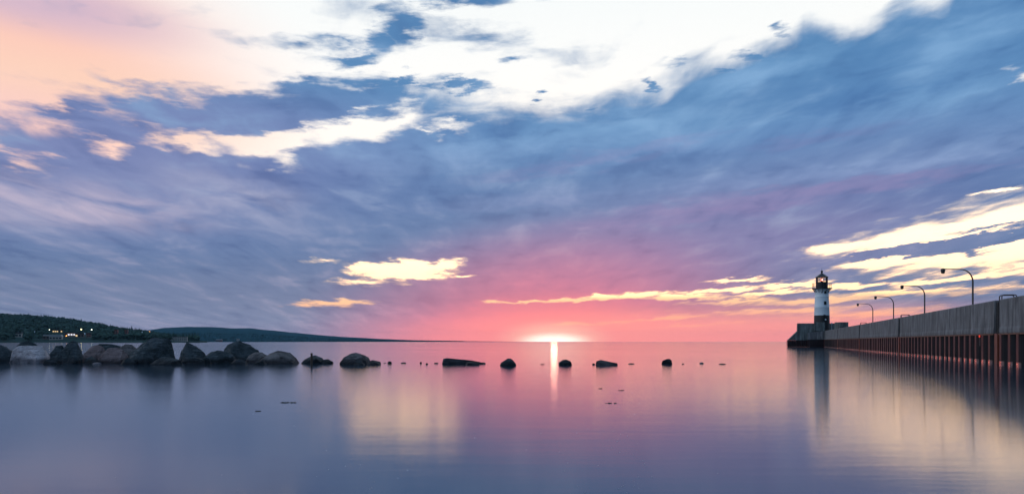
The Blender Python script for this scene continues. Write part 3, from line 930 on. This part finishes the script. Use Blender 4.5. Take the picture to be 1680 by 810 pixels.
# ------------------------------------------------------------------ boulders
def rock(label, pts, yw, thick, m, seed, dY=0.0, name='boulder', group='boulders of the breakwater', cat='boulder', rough=1.0, ncut=6):
    """pts: the outline seen in the photo, standing in the water at photo row yw"""
    rnd = random.Random(seed)
    Y = H * F / (yw - HY) + dY
    P = [at(x, y, Y) for x, y in pts]
    x0, x1 = min(p.x for p in P), max(p.x for p in P)
    cx = (x0 + x1) / 2
    zt = max(p.z for p in P)
    sz = max(x1 - x0, zt)
    th = thick * (x1 - x0)
    b = bmesh.new()
    sil = []
    for p in P:
        z = p.z if p.z > min(.06, .4 * zt) else -0.45 * min(1, sz)
        fl = 1.06 if z < 0 else 1.0
        x = (p.x - cx)
        sil.append(b.verts.new((x * fl, rnd.uniform(-.10, .10) * th, z)).co.copy())
    w2 = (x1 - x0) / 2
    for sgn in (-1, 1):
        # a few big corners in front of and behind the outline: broad planes meet at them
        na = rnd.choice((1, 2, 2)) if ncut > 1 else 1
        for a in range(na):
            u = (rnd.uniform(-.55, .55) if na == 1 else (a - .5) * 1.0 + rnd.uniform(-.3, .3)) * w2
            b.verts.new((u, sgn * th * rnd.uniform(.30, .46), zt * rnd.uniform(.30, .62)))
        for a in range(3):
            u = ((a - 1) * .72 + rnd.uniform(-.2, .2)) * w2
            b.verts.new((u, sgn * th * rnd.uniform(.36, .56), zt * rnd.uniform(-.05, .16)))
            b.verts.new((u, sgn * th * rnd.uniform(.42, .58), -.45 * min(1, sz)))
    r = bmesh.ops.convex_hull(b, input=b.verts)
    bmesh.ops.delete(b, geom=list({e for e in r['geom_interior'] + r['geom_unused'] if isinstance(e, bmesh.types.BMVert)}), context='VERTS')
    for c in range(1 if ncut > 1 else 0):
        n = Vector((rnd.uniform(-.75, .75), rnd.choice((-1, -1, -1, 1)) * rnd.uniform(.5, 1.0), rnd.uniform(-.1, .85))).normalized()
        sup = max(v.co.dot(n) for v in b.verts)
        lim = max(v.dot(n) for v in sil)
        if sup - lim < .04 * sz: continue
        bmesh.ops.bisect_plane(b, geom=b.verts[:] + b.edges[:] + b.faces[:], plane_co=n * (lim + (sup - lim) * rnd.uniform(.02, .5)), plane_no=n, clear_outer=True)
        r = bmesh.ops.convex_hull(b, input=b.verts)
        bmesh.ops.delete(b, geom=list({e for e in r['geom_interior'] + r['geom_unused'] if isinstance(e, bmesh.types.BMVert)}), context='VERTS')
    bmesh.ops.dissolve_limit(b, angle_limit=.02, verts=b.verts, edges=b.edges)
    bmesh.ops.bevel(b, geom=b.edges[:], offset=sz * .008, segments=1, affect='EDGES', profile=.5)
    bmesh.ops.triangulate(b, faces=b.faces)
    lim = max(0.035, sz / 30)
    for _ in range(6):
        es = [e for e in b.edges if e.calc_length() > lim * 1.5]
        if not es: break
        bmesh.ops.subdivide_edges(b, edges=es, cuts=1)
        bmesh.ops.triangulate(b, faces=[f for f in b.faces if len(f.verts) > 3])
    b.normal_update()
    off = Vector((seed * 3.7, seed * 1.3, 0))
    dsz = min(sz, zt * 1.5)
    rnd_t, rnd_s = rnd.uniform(-5, 5), rnd.uniform(-.4, 1)
    for v in b.verts:
        q = v.co / sz
        led = q.z * 4 * rnd_s + q.x * rnd_t + 1.2 * noise.noise(q * 2.2 + off)
        led = abs((led % 1.0) - .5)
        d = .020 * noise.fractal(q * 4 + off, 1.0, 2.0, 3) + .012 * noise.fractal(q * 12 + off, 1.0, 2.1, 2) \
            - .030 * max(0, .16 - led) / .16 * max(0, noise.noise(q * 2 + off * 2) + .25) - .06 * max(0, noise.noise(Vector((q.x * 4, q.y * 4, q.z * 6)) + off * 1.7) - .22)
        v.co += v.normal * d * dsz * rough
    bmesh.ops.recalc_face_normals(b, faces=b.faces)
    me = bpy.data.meshes.new(name); b.to_mesh(me); b.free()
    o = bpy.data.objects.new(name, me); COL.objects.link(o)
    me.materials.append(M[m])
    o.location = (cx, Y, 0)
    tag(o, label, cat, group)
    return o


ROCKS = [
    ('dark boulder cut off by the left frame edge', [(-40, 597), (-34, 572), (-14, 562), (4, 566), (16, 574), (23, 586), (25, 597)], 594, .8, 'dark', 1, 0),
    ('dark flat-topped boulder behind the big pale rounded one', [(22, 594), (26, 567), (36, 560.5), (46, 558.8), (56, 562), (64, 567), (66, 594)], 592, .7, 'dark', 2, 3.4),
    ('broad pale streaked boulder, largest light one at the left', [(17, 597), (20, 574), (30, 567.5), (50, 566), (68, 567), (76, 577), (80, 586), (80, 597)], 594.5, .8, 'pale', 3, 0),
    ('dark sloping boulder wedged between the pale one and the pyramid', [(74, 597), (80, 586), (92, 574), (94, 567), (104, 566), (110, 576), (112, 597)], 593.5, .8, 'dark', 4, 1.2),
    ('dark pyramid-shaped boulder with a sharp peak', [(88, 597), (100, 578), (112, 561), (119, 557), (126, 561), (131, 574), (137, 588), (138, 597)], 595.5, .8, 'dark', 5, 0),
    ('pinkish boulder leaning against the right side of the dark pyramid', [(133, 597), (140, 578), (150, 568), (160, 565), (170, 568), (175, 580), (177, 597)], 594, .8, 'pink', 6, .8),
    ('long dark low boulder behind the two pinkish ones', [(148, 592), (152, 567), (164, 563.5), (184, 563.8), (198, 567), (200, 592)], 591, .5, 'dark', 7, 3.6),
    ('pinkish-grey rounded boulder left of the largest dark one', [(163, 597), (168, 578), (180, 570), (194, 569), (204, 574), (211, 585), (214, 597)], 595, .8, 'pink', 8, -.3),
    ('mottled grey boulder tucked behind the largest dark one', [(194, 592), (198, 568), (206, 563.5), (216, 565), (224, 573), (227, 592)], 592, .7, 'grey', 9, 2.6),
    ('small dark boulder at the foot of the pink one', [(134, 597), (140, 588), (150, 584), (160, 590), (166, 597)], 596, .8, 'dark', 10, 0),
    ('largest dark angular boulder with a flat slanted top', [(212, 597), (214, 578), (230, 565), (248, 553.5), (278, 553), (283, 566), (287, 583), (288, 597)], 596, .8, 'dark', 11, 0),
    ('low dark boulder awash at the foot of the largest one', [(247, 598), (254, 591), (263, 588), (270, 584), (283, 586), (290, 591), (297, 590), (302, 598)], 597, .7, 'dark', 12, -.6),
    ('dark shark-fin boulder with a peak on its left', [(293, 596), (297, 574), (306, 560.5), (322, 568), (334, 576), (341, 586), (342, 596)], 594.5, .8, 'dark', 13, .6),
    ('low dark boulder awash below the shark-fin boulder', [(299, 597.5), (305, 591), (314, 585.5), (322, 586), (335, 589.5), (342, 597.5)], 596.5, .7, 'dark', 14, -.5),
    ('squat low dark boulder just left of the leaning big one', [(336, 597), (338, 584), (346, 576), (358, 574), (372, 576), (384, 584), (387, 597)], 595.5, .8, 'dark', 15, 0),
    ('big dark boulder leaning right with a sloping grey back', [(368, 595), (367, 572), (372, 565), (384, 560), (392, 558.5), (410, 565), (424, 574), (428, 583), (428, 595)], 594, .8, 'dark', 16, 1.4),
    ('mottled grey low boulder between the leaning one and the brown one', [(402, 596), (408, 582), (418, 577), (430, 577.5), (439, 583), (443, 596)], 595, .8, 'grey', 17, .2),
    ('brownish speckled rounded boulder, rightmost of the big row', [(426, 597), (432, 588), (444, 579), (457, 574.5), (476, 578), (486, 587), (493, 597)], 595.5, .8, 'grey', 18, 0),
    ('low dark boulder at the waterline between the pink-grey and largest dark one', [(198, 598), (203, 590), (212, 586.5), (221, 590), (227, 598)], 596.8, .7, 'dark', 41, -.3),
    ('low dark boulder wedged between the shark-fin one and the squat one', [(326, 598), (331, 588), (339, 585), (345, 590), (348, 598)], 596.6, .7, 'dark', 42, -.3),
    ('low dark boulder at the waterline under the leaning boulder', [(378, 598), (384, 590), (393, 588), (402, 591), (408, 598)], 596.6, .7, 'dark', 43, -.3),
    ('small dark boulder in front of the brown speckled one', [(418, 598), (423, 592), (431, 590.5), (438, 598)], 596.8, .7, 'dark', 44, -.3),
    ('dark boulder low at the left foot of the pyramid boulder', [(70, 598), (76, 590), (86, 587), (95, 590), (99, 598)], 596.4, .7, 'dark', 45, -.2),
    ('low dark boulder with the wooden post standing at it', [(489, 597), (498, 590), (510, 584), (517, 582), (528, 587), (536, 597)], 595.5, .8, 'dark', 19, 0),
    ('low dark slab right of the post boulder', [(522, 597), (530, 589.5), (538, 588.5), (546, 593), (550, 597)], 595.8, .8, 'dark', 20, -.1),
    ('grey speckled peaked boulder standing alone past the post', [(558, 598), (566, 587), (574, 580), (584, 577.5), (592, 580), (602, 588), (610, 598)], 597, .8, 'grey', 21, 0),
    ('small rounded boulder touching the right foot of the grey peaked one', [(601, 598.5), (606, 592), (612, 590), (620, 592), (626, 598.5)], 597.6, .8, 'grey', 22, -.1),
    ('small dark boulder at the front foot of the grey peaked one', [(578, 598.5), (584, 591), (592, 591.5), (600, 598.5)], 598, .8, 'dark', 23, -.2),
    ('long low dark slab sloping down to the right', [(724, 597.5), (727, 588), (733, 586.6), (758, 589.5), (785, 593), (799, 595.6), (800, 597.5)], 596.6, .35, 'dark', 24, 0),
    ('small dark boulder at the front of the long low slab', [(761, 598.5), (766, 593.5), (776, 592.5), (786, 594), (790, 598.5)], 598, .6, 'dark', 25, 0),
    ('dark knobbly boulder left of the sun', [(818, 600.5), (822, 594.5), (831, 590), (833, 587.3), (838, 587.3), (843, 593), (849, 600.5)], 599.3, .8, 'dark', 26, 0),
    ('dark mound-shaped boulder right under the sun', [(913, 599), (917, 594), (924, 590), (929, 589), (936, 592), (942, 599)], 598.2, .8, 'dark', 27, 0),
    ('wet low boulder with pale streaks right of the sun', [(976, 599.3), (978, 592), (986, 589.8), (996, 592), (1006, 595), (1016, 599.3)], 598.4, .6, 'grey', 28, 0),
    ('dark rounded boulder standing alone, rightmost of the row', [(1083.5, 597.5), (1087, 592.5), (1092, 589), (1098, 587.8), (1102, 591), (1103.5, 597.5)], 596.6, .8, 'dark', 29, 0),
]
for (label, pts, yw, th, m, seed, dY) in ROCKS:
    rock(label, pts, yw, th, m, seed, dY)

STONES = [
    ('tiny dark stone awash beside the small rounded boulder', 631, 594.6, 7, 1.4, 595.3), ('small dark stone, biggest between the peaked boulder and long slab', 639.5, 592, 9, 4, 596),
    ('thin flat dark stone right of the small dark stone', 662.5, 593.8, 11, 1.6, 595.4), ('tiny upright dark stone in the gap before the slab', 690.5, 592.8, 4, 3.2, 595.6),
    ('tiny round dark stone beside the upright one', 700.3, 595, 5, 2.4, 597.2), ('thin flat dark stone just left of the long slab', 715.5, 594.3, 9, 1.6, 595.9),
    ('thin dark stone just breaking the water left of the sun', 890, 596.6, 9, 1.0, 597.4), ('thin dark stone touching the wet streaked boulder', 1036, 595.2, 13, 1.7, 596.6),
    ('tiny dark stone right of the rightmost boulder', 1120.5, 595.6, 4.5, 1.3, 596.8), ('small pale stone between two dark stones at the right', 1151, 593.8, 9, 2.0, 596),
    ('flat dark stone at the right end of the row', 1185, 595.8, 15.5, 2.0, 597.2), ('dark stone awash at the left foot of the wet streaked boulder', 974, 595.4, 6, 2.4, 597.8),
    ('pale stone at the foot of the dark pyramid boulder', 84, 592.5, 12, 3.5, 596.2), ('pale stone awash below the leaning boulder', 398, 591, 8, 4, 595.8),
    ('thin pale stone at the waterline below the pinkish boulders', 160, 593.8, 16, 2.4, 596.6), ('small dark stone at the right tip of the long slab', 792, 593.8, 12, 2.2, 596.4)]
for i, (label, x, yt, w, h, yw) in enumerate(STONES):
    rock(label, [(x - w / 2, yw + .4), (x - w * .36, yt + h * .35), (x - w * .05, yt), (x + w * .3, yt + h * .25), (x + w / 2, yw + .4)], yw, .7,
         'pale' if 'pale' in label else 'dark', 60 + i, 0, 'stone', 'stones awash between the boulders', 'stone', .7, 1)

# wooden post
p = at(513.5, 595.8, H * F / 36.4)
post = tag(empty('mooring_post', (p.x, p.y - .35, 0)), 'thin dark wooden post standing in the water at a low dark boulder', 'post')
MB().tube([(0, 0, -.8), (0.005, 0, .3), (0, 0, .60)], [.075, .07, .062], 10).build('shaft', M['wood'], post)
MB().lathe([(.066, .603), (.078, .62), (.078, .66), (.03, .69)], 10).build('cap', M['wood'], post)


# drifting weed and foam flecks
def weed(label, px, py, w, seed):
    rnd = random.Random(seed)
    Y = H * F / (py - HY)
    c = at(px, py, Y)
    wm = w * Y / F
    b = MB()
    for q in range(max(6, int(w))):
        x = rnd.uniform(-.5, .5) * wm; y = rnd.uniform(-.12, .12) * wm
        L = wm * rnd.uniform(.12, .3); a = rnd.uniform(-.5, .5)
        b.tube([(x - L * math.cos(a), y - L * math.sin(a), -.01), (x, y, rnd.uniform(.002, .012)), (x + L * math.cos(a), y + L * math.sin(a) * .6, -.01)],
               [.003, .009, .003], 6)
    o = b.build('drift_weed', M['weed'])
    o.location = (c.x, c.y, 0)
    tag(o, label, 'weed', 'clumps of weed floating on the lake')


for i, a in enumerate([('long thin dark weed strand floating in front of the post', 473, 660, 22), ('shorter dark weed strand left of the long thin one', 424, 674, 9),
                       ('densest weed clump, floating below the wet streaked boulder', 1018, 640, 10), ('flat weed strand nearest below the densest clump', 998, 661, 10),
                       ('tiny weed tuft right of the flat strand', 1010, 661, 5), ('small weed bit left of the densest clump', 985, 637, 7)]):
    weed(*a, seed=90 + i)

rnd = random.Random(12)
b = MB()
for q in range(70):
    px = rnd.choice([rnd.uniform(1000, 1060), rnd.uniform(560, 800), rnd.uniform(850, 1060), rnd.uniform(100, 1250)])
    py = rnd.uniform(630, 805) if q % 3 else rnd.uniform(750, 808)
    Y = H * F / (py - HY); c = at(px, py, Y); r = rnd.uniform(.35, .95) * Y / F
    b.lathe([(r, .001), (r * .8, .004)], 6, c.x, c.y)
tag(b.build('foam', M['foam']), 'pale foam flecks scattered over the near water', 'foam', kind='stuff')

# ------------------------------------------------------------------ pier
SL, L0 = 0.3175, 14.74                                   # the pier's face is X = SL*Y + L0
KP = math.sqrt(1 + SL * SL)
pier = tag(empty('pier', (SL * 45 + L0, 45, 0), -math.atan(SL)), 'long grey concrete pier on rusty sheet piling leading to the lighthouse', 'pier')
ly = lambda Y: (Y - 45) * KP                              # world depth -> pier's own length axis
Z1, Z2, ZD = 1.916, 4.05, 2.9
SEC, GAP = 37.0 * KP, 1.25
joints = [ly(50.8 + 37.0 * k) for k in range(-2, 5)]      # -2 .. : 13.8 before; last 198.8
Y_END = joints[-1]


def wall_section(y0, y1):
    b = MB()
    prof = [(0.02, Z1 + .003), (0.0, Z1 + .06), (0.0, Z1 + .26), (0.03, Z1 + .42), (0.05, Z2 - .05), (0.09, Z2), (0.66, Z2), (0.70, Z2 - .04), (0.70, Z1 + .003)]
    b.prism(prof, y0, y1)
    return b


def piles(y0, y1, n):
    """corrugated sheet piling: flange, web, pan, web"""
    b = MB()
    p = (y1 - y0) / n
    pts = []
    rj = random.Random(int(y0 * 10))
    for i in range(n):
        s = y0 + p * i + rj.uniform(-.05, .05) * (0 < i)
        dx = rj.uniform(0, .05)
        pts += [(0.46, s + p * .03), (0.46, s + p * .45), (dx, s + p * .60), (dx + rj.uniform(-.015, .015), s + p * rj.uniform(.86, .91))]
    pts.append((0.46, y1))
    zs = (-1.5, Z1)
    vv = [[b.b.verts.new((x, y, z)) for x, y in pts] for z in zs]
    for i in range(len(pts) - 1):
        b.b.faces.new((vv[0][i], vv[0][i + 1], vv[1][i + 1], vv[1][i]))
    r = bmesh.ops.solidify(b.b, geom=b.b.faces[:], thickness=0.02)
    return b


for i, yj in enumerate(joints):
    if i + 1 < len(joints):
        a, e = yj + GAP / 2, joints[i + 1] - GAP / 2
        wall_section(a, e).build('parapet_wall', M['concrete'], pier)
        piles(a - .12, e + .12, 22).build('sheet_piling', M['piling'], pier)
        MB().box(-.03, .01, a, e, Z1 - .085, Z1 - .003).box(.004, .12, a, e, Z1 - .085, Z1 - .07).build('edge_angle', M['rustedge'], pier)
    # ladder bay: near-black plate above stands for the recess's shade, rust red plate below
    MB().box(.16, .69, yj - GAP / 2 + .003, yj + GAP / 2 - .003, Z1, Z2 - .12).build('recess_shade', M['steel_shade'], pier)
    MB().box(-.02, .06, yj - .33, yj + .33, -1.5, Z1 - .003).box(.061, .5, yj - .30, yj + .30, -1.5, Z1 - .003).build('joint_plate', M['plate'], pier)
    lad = MB()
    for s in (-.21, .21): lad.tube([(.09, yj + s, Z1 - .3), (.09, yj + s, Z2 - .14)], .025, 6)
    z = Z1 - .2
    while z < Z2 - .05:
        lad.tube([(.09, yj - .21, z), (.09, yj + .21, z)], .014, 6); z += .3
    lad.build('ladder', M['steel_shade'], pier)
    for s in (-.27, .27):
        y = yj - .15 + s
        MB().tube([(.22, y, Z2 - .3), (.22, y, Z2 + .20), (.25, y, Z2 + .26), (.32, y, Z2 + .29), (.92, y, Z2 + .29), (1.0, y, Z2 + .26), (1.03, y, Z2 + .20), (1.03, y, ZD)],
                  .034, 8).build('grab_rail', M['rail'], pier, smooth=True)
MB().box(.703, 9.0, joints[0], Y_END + 2, -1.5, ZD).build('deck', M['concrete2'], pier)

# red marker at the top of the piling; emission imitates a reflector's shine
p = at(1608.5, 549.5, 54.0)
mk = tag(empty('glow_marker', (SL * 54.3 + L0 - .05, 54.3, 1.45), -math.atan(SL)), 'small red glowing marker hanging on the piling below the concrete', 'glowing marker')
MB().box(-.05, .0, -.03, .03, -.35, .22).build('bracket', M['galv'], mk)
MB().lathe([(.03, .24), (.045, .26), (.045, .36), (.03, .39)], 10, -.06, 0).build('lens', M['markred'], mk)

# ------------------------------------------------------------------ pier lamps
LL = L0 + 3.0
proto = empty('pier_lamp', (0, 0, ZD), -math.atan(SL))
zt = 7.62 - ZD
MB().lathe([(.16, 0), (.16, .06), (.10, .10), (.09, .4), (.07, .45)], 12).build('base', M['galv'], proto)
arm = [(0, 0, .4), (0, 0, zt - 1.1)]
arm += [(-.95 * (1 - math.cos(t)), 0, zt - 1.1 + 1.06 * math.sin(t)) for t in (math.pi / 2 * q / 8 for q in range(1, 9))]
arm += [(-1.6, 0, zt), (-2.15, 0, zt + .03)]
MB().tube(arm, [.075] * 2 + [.065 - .003 * q for q in range(8)] + [.036, .034], 10).build('pole', M['galv'], proto, smooth=True)
hd = MB()
hd.lathe([(.10, zt - .34), (.15, zt - .30), (.19, zt - .05), (.15, zt + .05), (.05, zt + .09)], 14, -2.28, 0)
hd.build('lamp_head', M['blackroof'], proto, smooth=True)
MB().lathe([(.13, zt - .37), (.13, zt - .342)], 14, -2.28, 0).build('lens', M['pane'], proto)
lamp_labels = ['tallest-looking arched pier lamp, between the two nearest grab rails', 'arched pier lamp second nearest, just left of the tallest-looking one',
               'arched pier lamp third along the pier toward the lighthouse', 'smallest-looking arched pier lamp, nearest to the lighthouse']
for i, x in enumerate((1596, 1517, 1466, 1432)):
    o = proto if i == 0 else copy_tree(proto)
    Y = LL * F / (x - 1255)
    o.location = (SL * Y + LL, Y, ZD)
    tag(o, lamp_labels[i], 'street lamp', 'arched lamps along the pier')

# ------------------------------------------------------------------ pierhead
YF = 200.0
ph0 = at(1330, HY, YF)
ph = tag(empty('pierhead', (ph0.x, YF, 0)), 'pale concrete pierhead block with a sloping nose under the lighthouse', 'pierhead')


def q(px, py, Y=YF):
    a = at(px, py, Y)
    return (a.x - ph0.x, a.z)


MB().prism([q(1292.3, 558), q(1331, 558), q(1331, 551), q(1353, 545), q(1353, 540), (q(1353, 530)[0], q(1353, 530)[1]), q(1308.3, 530), q(1308, 543.3)], 0, 3.4).build('nose_wall', M['concrete2'], ph, bevel=.06)
MB().prism([q(1336, 543), q(1353.2, 543), q(1353.2, 528.6), q(1336, 528.6)], -.55, -.003).build('raised_block', M['concrete2'], ph, bevel=.06)
# piling skirt under the nose
b = MB()
xa, xb = q(1292, 558)[0], q(1331, 558)[0]
n = 9
pts = []
for i in range(n):
    s = xa + (xb - xa) * i / n; w = (xb - xa) / n
    pts += [(s, -.06), (s + w * .4, -.06), (s + w * .5, .22), (s + w * .9, .22)]
pts.append((xb, -.06))
pts += [(xb, 9), (xa, 9)]
lo = [b.b.verts.new((x, y, -1.5)) for x, y in pts]; hi = [b.b.verts.new((x, y, q(1300, 558.2)[1])) for x, y in pts]
for i in range(len(pts)):
    j = (i + 1) % len(pts)
    b.b.faces.new((lo[i], lo[j], hi[j], hi[i]))
b.b.faces.new(hi)
b.build('piling_skirt', M['piling'], ph)
# platform behind the walls
zp = 4.1
MB().box(q(1309, 0)[0], q(1331, 0)[0] + 14, 3.403, 14, q(1300, 558.2)[1] + .003, zp).build('platform', M['concrete2'], ph)
MB().prism([(q(1292.3, 558)[0], q(1292.3, 558)[1]), (q(1308.9, 558)[0], q(1308, 558)[1]), (q(1308.9, 543)[0], q(1308, 543)[1]), q(1308, 543.3)], 3.403, 9).build('side_slope', M['concrete2'], ph)
for o in ph.children:
    o.data.transform(Matrix(((1, SL, 0, 0), (0, 1, 0, 0), (0, 0, 1, 0), (0, 0, 0, 1))))
# wall that closes the gap between the pier's face and the block
Yj = 198.9
A = Vector((SL * Yj + L0, Yj, 0)); B = at(1327, HY, 199.4)
dv = Vector((A.x - B.x, A.y - B.y, 0)); Ln = dv.length
fl = tag(empty('flared_wall', (B.x, B.y, 0), math.atan2(dv.y, dv.x)), None, None)
fl.parent = ph; fl.location = (B.x - ph0.x, B.y - YF, 0)
MB().prism([(-.3, Z1), (Ln, Z1), (Ln, Z2), (-.3, 3.55)], -.25, .25).build('concrete_wall', M['concrete'], fl)
MB().box(-.3, Ln, -.2, .2, -1.5, Z1 - .003).build('piling', M['piling'], fl)
# rear walls on the deck
back_z = ZD + .003
a0_, a1_ = at(1350, 530, 215), at(1379, 530, 215)
MB().box(a0_.x - ph0.x, a1_.x - ph0.x, 215 - YF, 215.6 - YF, ZD, a0_.z).build('rear_wall', M['concrete2'], ph, bevel=.05)
a0_, a1_ = at(1378, 528, 208), at(1392, 528, 208)
MB().box(a0_.x - ph0.x, a1_.x - ph0.x, 208 - YF, 211.5 - YF, ZD, a0_.z).build('end_block', M['concrete2'], ph, bevel=.05)
a0_ = at(1364.6, 530, 207)
pp = tag(empty('signal_post', (a0_.x, 207, ZD)), 'short pale post beside the foot of the lighthouse', 'post')
MB().tube([(0, 0, 0), (0, 0, a0_.z - ZD - .3)], .09, 8).build('shaft', M['white'], pp)
MB().box(-.16, .16, -.12, .12, a0_.z - ZD - .297, a0_.z - ZD + .1).build('box', M['white'], pp, bevel=.02)

# ------------------------------------------------------------------ lighthouse
YT = 206.5
lc = at(1348.3, HY, YT)
s = YT / F
zz = lambda y: H + (HY - y) * s
lh = tag(empty('lighthouse', (lc.x, YT, 0)), 'white round lighthouse with black base and black lantern at the pier end', 'lighthouse')
ZB = zp if False else 2.9
MB().lathe([(1.97, ZB), (1.97, zz(541)), (1.94, zz(532)), (1.90, zz(517.2))], 48).build('tower_base', M['black'], lh, smooth=True)
MB().lathe([(1.895, zz(517.2) + .003), (1.80, zz(504.3)), (1.815, zz(504)), (1.815, zz(503.6)), (1.795, zz(503.4)), (1.70, zz(487.7)), (1.73, zz(487.5)), (1.73, zz(486.8)),
            (1.69, zz(486.5)), (1.66, zz(478.5)), (1.72, zz(478)), (1.74, zz(476.5)), (1.95, zz(474.8)), (1.98, zz(474.3))], 48).build('tower', M['white'], lh, smooth=True)
MB().lathe([(2.05, zz(474.3) + .003), (2.42, zz(473.8)), (2.42, zz(472.6)), (1.2, zz(472.4))], 48).build('gallery_deck', M['black'], lh, smooth=True)
zr0, zr1 = zz(472.6), zz(465.0)
rl = MB()
for zq in (zr1, (zr0 + zr1) / 2 + .05):
    rl.tube([(2.34 * math.cos(t), 2.34 * math.sin(t), zq) for t in (2 * math.pi * j / 40 for j in range(41))], .035, 6)
for j in range(16):
    t = 2 * math.pi * (j + .5) / 16
    rl.tube([(2.34 * math.cos(t), 2.34 * math.sin(t), zr0 - .02), (2.34 * math.cos(t), 2.34 * math.sin(t), zr1 + .04)], .04, 6)
rl.build('railing', M['black'], lh)
bk = MB()
for j in range(12):
    t = 2 * math.pi * (j + .5) / 12
    c, sn = math.cos(t), math.sin(t)
    bk.tube([(1.66 * c, 1.66 * sn, zz(479.5)), (2.0 * c, 2.0 * sn, zz(476.2)), (2.3 * c, 2.3 * sn, zz(474.2))], .06, 6)
bk.build('gallery_bracket', M['black'], lh)
NS = 8
MB().lathe([(1.47, zz(472.4) + .003), (1.47, zz(463.4)), (1.55, zz(463.2)), (1.55, zz(462.8))], 16).build('lantern_base', M['black'], lh)
MB().lathe([(1.40, zz(462.8) + .003), (1.40, zz(455.6))], NS * 2).build('lantern_glass', M['glass'], lh)
mu = MB()
for j in range(NS):
    t = 2 * math.pi * (j + .5) / NS
    mu.tube([(1.43 * math.cos(t), 1.43 * math.sin(t), zz(462.8)), (1.43 * math.cos(t), 1.43 * math.sin(t), zz(455.6))], .05, 6)
mu.tube([(1.43 * math.cos(t), 1.43 * math.sin(t), zz(459)) for t in (2 * math.pi * j / 16 for j in range(17))], .03, 6)
mu.build('lantern_frame', M['black'], lh)
MB().lathe([(1.5, zz(455.6) + .003), (1.62, zz(455.2)), (1.62, zz(454.6)), (1.2, zz(452.4)), (.55, zz(449.4)), (.22, zz(448.2))], 16).build('roof', M['blackroof'], lh)
MB().lathe([(.16, zz(448.2) + .003), (.16, zz(447.7)), (.25, zz(447)), (.29, zz(445.8)), (.25, zz(444.4)), (.12, zz(443.4)), (.035, zz(443)), (.02, zz(438.8))], 14).build('finial', M['blackroof'], lh, smooth=True)
lp = MB().lathe([(.05, zz(462.6)), (.3, zz(462.2)), (.3, zz(460.9)), (.12, zz(460.8))], 12).build('lamp_pedestal', M['black'], lh)
zl = zz(458.9)
lg = MB().lathe([(.30 * math.sin(t) + 1e-3, zl - .36 * math.cos(t)) for t in (math.pi * j / 10 for j in range(11))], 16).build('lamp', M['lampred'], lh)
MB().lathe([(.13 * math.sin(t) + 1e-3, zl - .13 * math.cos(t)) for t in (math.pi * j / 8 for j in range(9))], 12, -.02, -.26).build('lamp_core', M['lamphot'], lg)


def lh_window(px, py, w, h, wall_r, pane='pane'):
    dx = (px - 1348.3) * s
    y = -math.sqrt(max(.01, wall_r ** 2 - dx ** 2))
    z = zz(py)
    wd = MB().box(dx - w / 2, dx + w / 2, y - .03, y + .35, z - h / 2, z + h / 2).build('window', M[pane], lh)
    fr = MB()
    t = .07
    fr.box(dx - w / 2 - t, dx - w / 2 - .002, y - .07, y + .3, z - h / 2 - t, z + h / 2 + t).box(dx + w / 2 + .002, dx + w / 2 + t, y - .07, y + .3, z - h / 2 - t, z + h / 2 + t)
    fr.box(dx - w / 2, dx + w / 2, y - .069, y + .3, z + h / 2 + .002, z + h / 2 + t).box(dx - w / 2, dx + w / 2, y - .09, y + .3, z - h / 2 - t, z - h / 2 - .002)
    fr.build('frame', M['black'], wd)


lh_window(1349.9, 479.4, .46, .66, 1.67)
lh_window(1349.4, 497.2, .50, .70, 1.76)
for px in (1344.6, 1355.0):
    dx = (px - 1348.3) * s
    MB().lathe([(.16, 0), (.16, .12), (.11, .14)], 12).build('porthole', M['pane'], lh)
    o = lh.children[-1] if False else bpy.data.objects[[x.name for x in COL.objects if x.name.startswith('porthole')][-1]]
    o.location = (dx, -math.sqrt(1.67 ** 2 - dx ** 2) + .05, zz(480)); o.rotation_euler = (math.radians(90), 0, 0)
MB().box(-.42, .42, -2.02, -1.7, zz(524), zz(517.6)).lathe([(.42, zz(517.6)), (.3, zz(516.2)), (.05, zz(515.9))], 14, 0, -1.75).build('door_hood', M['black'], lh, bevel=.02)
MB().box(.0, .0 + .34, -2.06, -2.022, zz(525.3), zz(523.1)).build('sign_plate', M['white'], lh)

# ------------------------------------------------------------------ air
if HAZE_DENSITY > 0:
    hz = MB().box(-15400, 15400, -15300, 15500, -10.0, 185.0).build('haze', bpy.data.materials.new('lake haze'))
    m = hz.data.materials[0]
    m.use_nodes = True
    g = NT(m.node_tree)
    v = g.n('ShaderNodeVolumePrincipled')
    v.inputs['Color'].default_value = (0.36, 0.66, 0.92, 1)
    v.inputs['Density'].default_value = HAZE_DENSITY
    v.inputs['Anisotropy'].default_value = 0.0
    o = g.n('ShaderNodeOutputMaterial')
    g.put(o.inputs['Volume'], v.outputs[0])
    tag(hz, 'thin bluish haze over the lake', 'haze', kind='stuff')
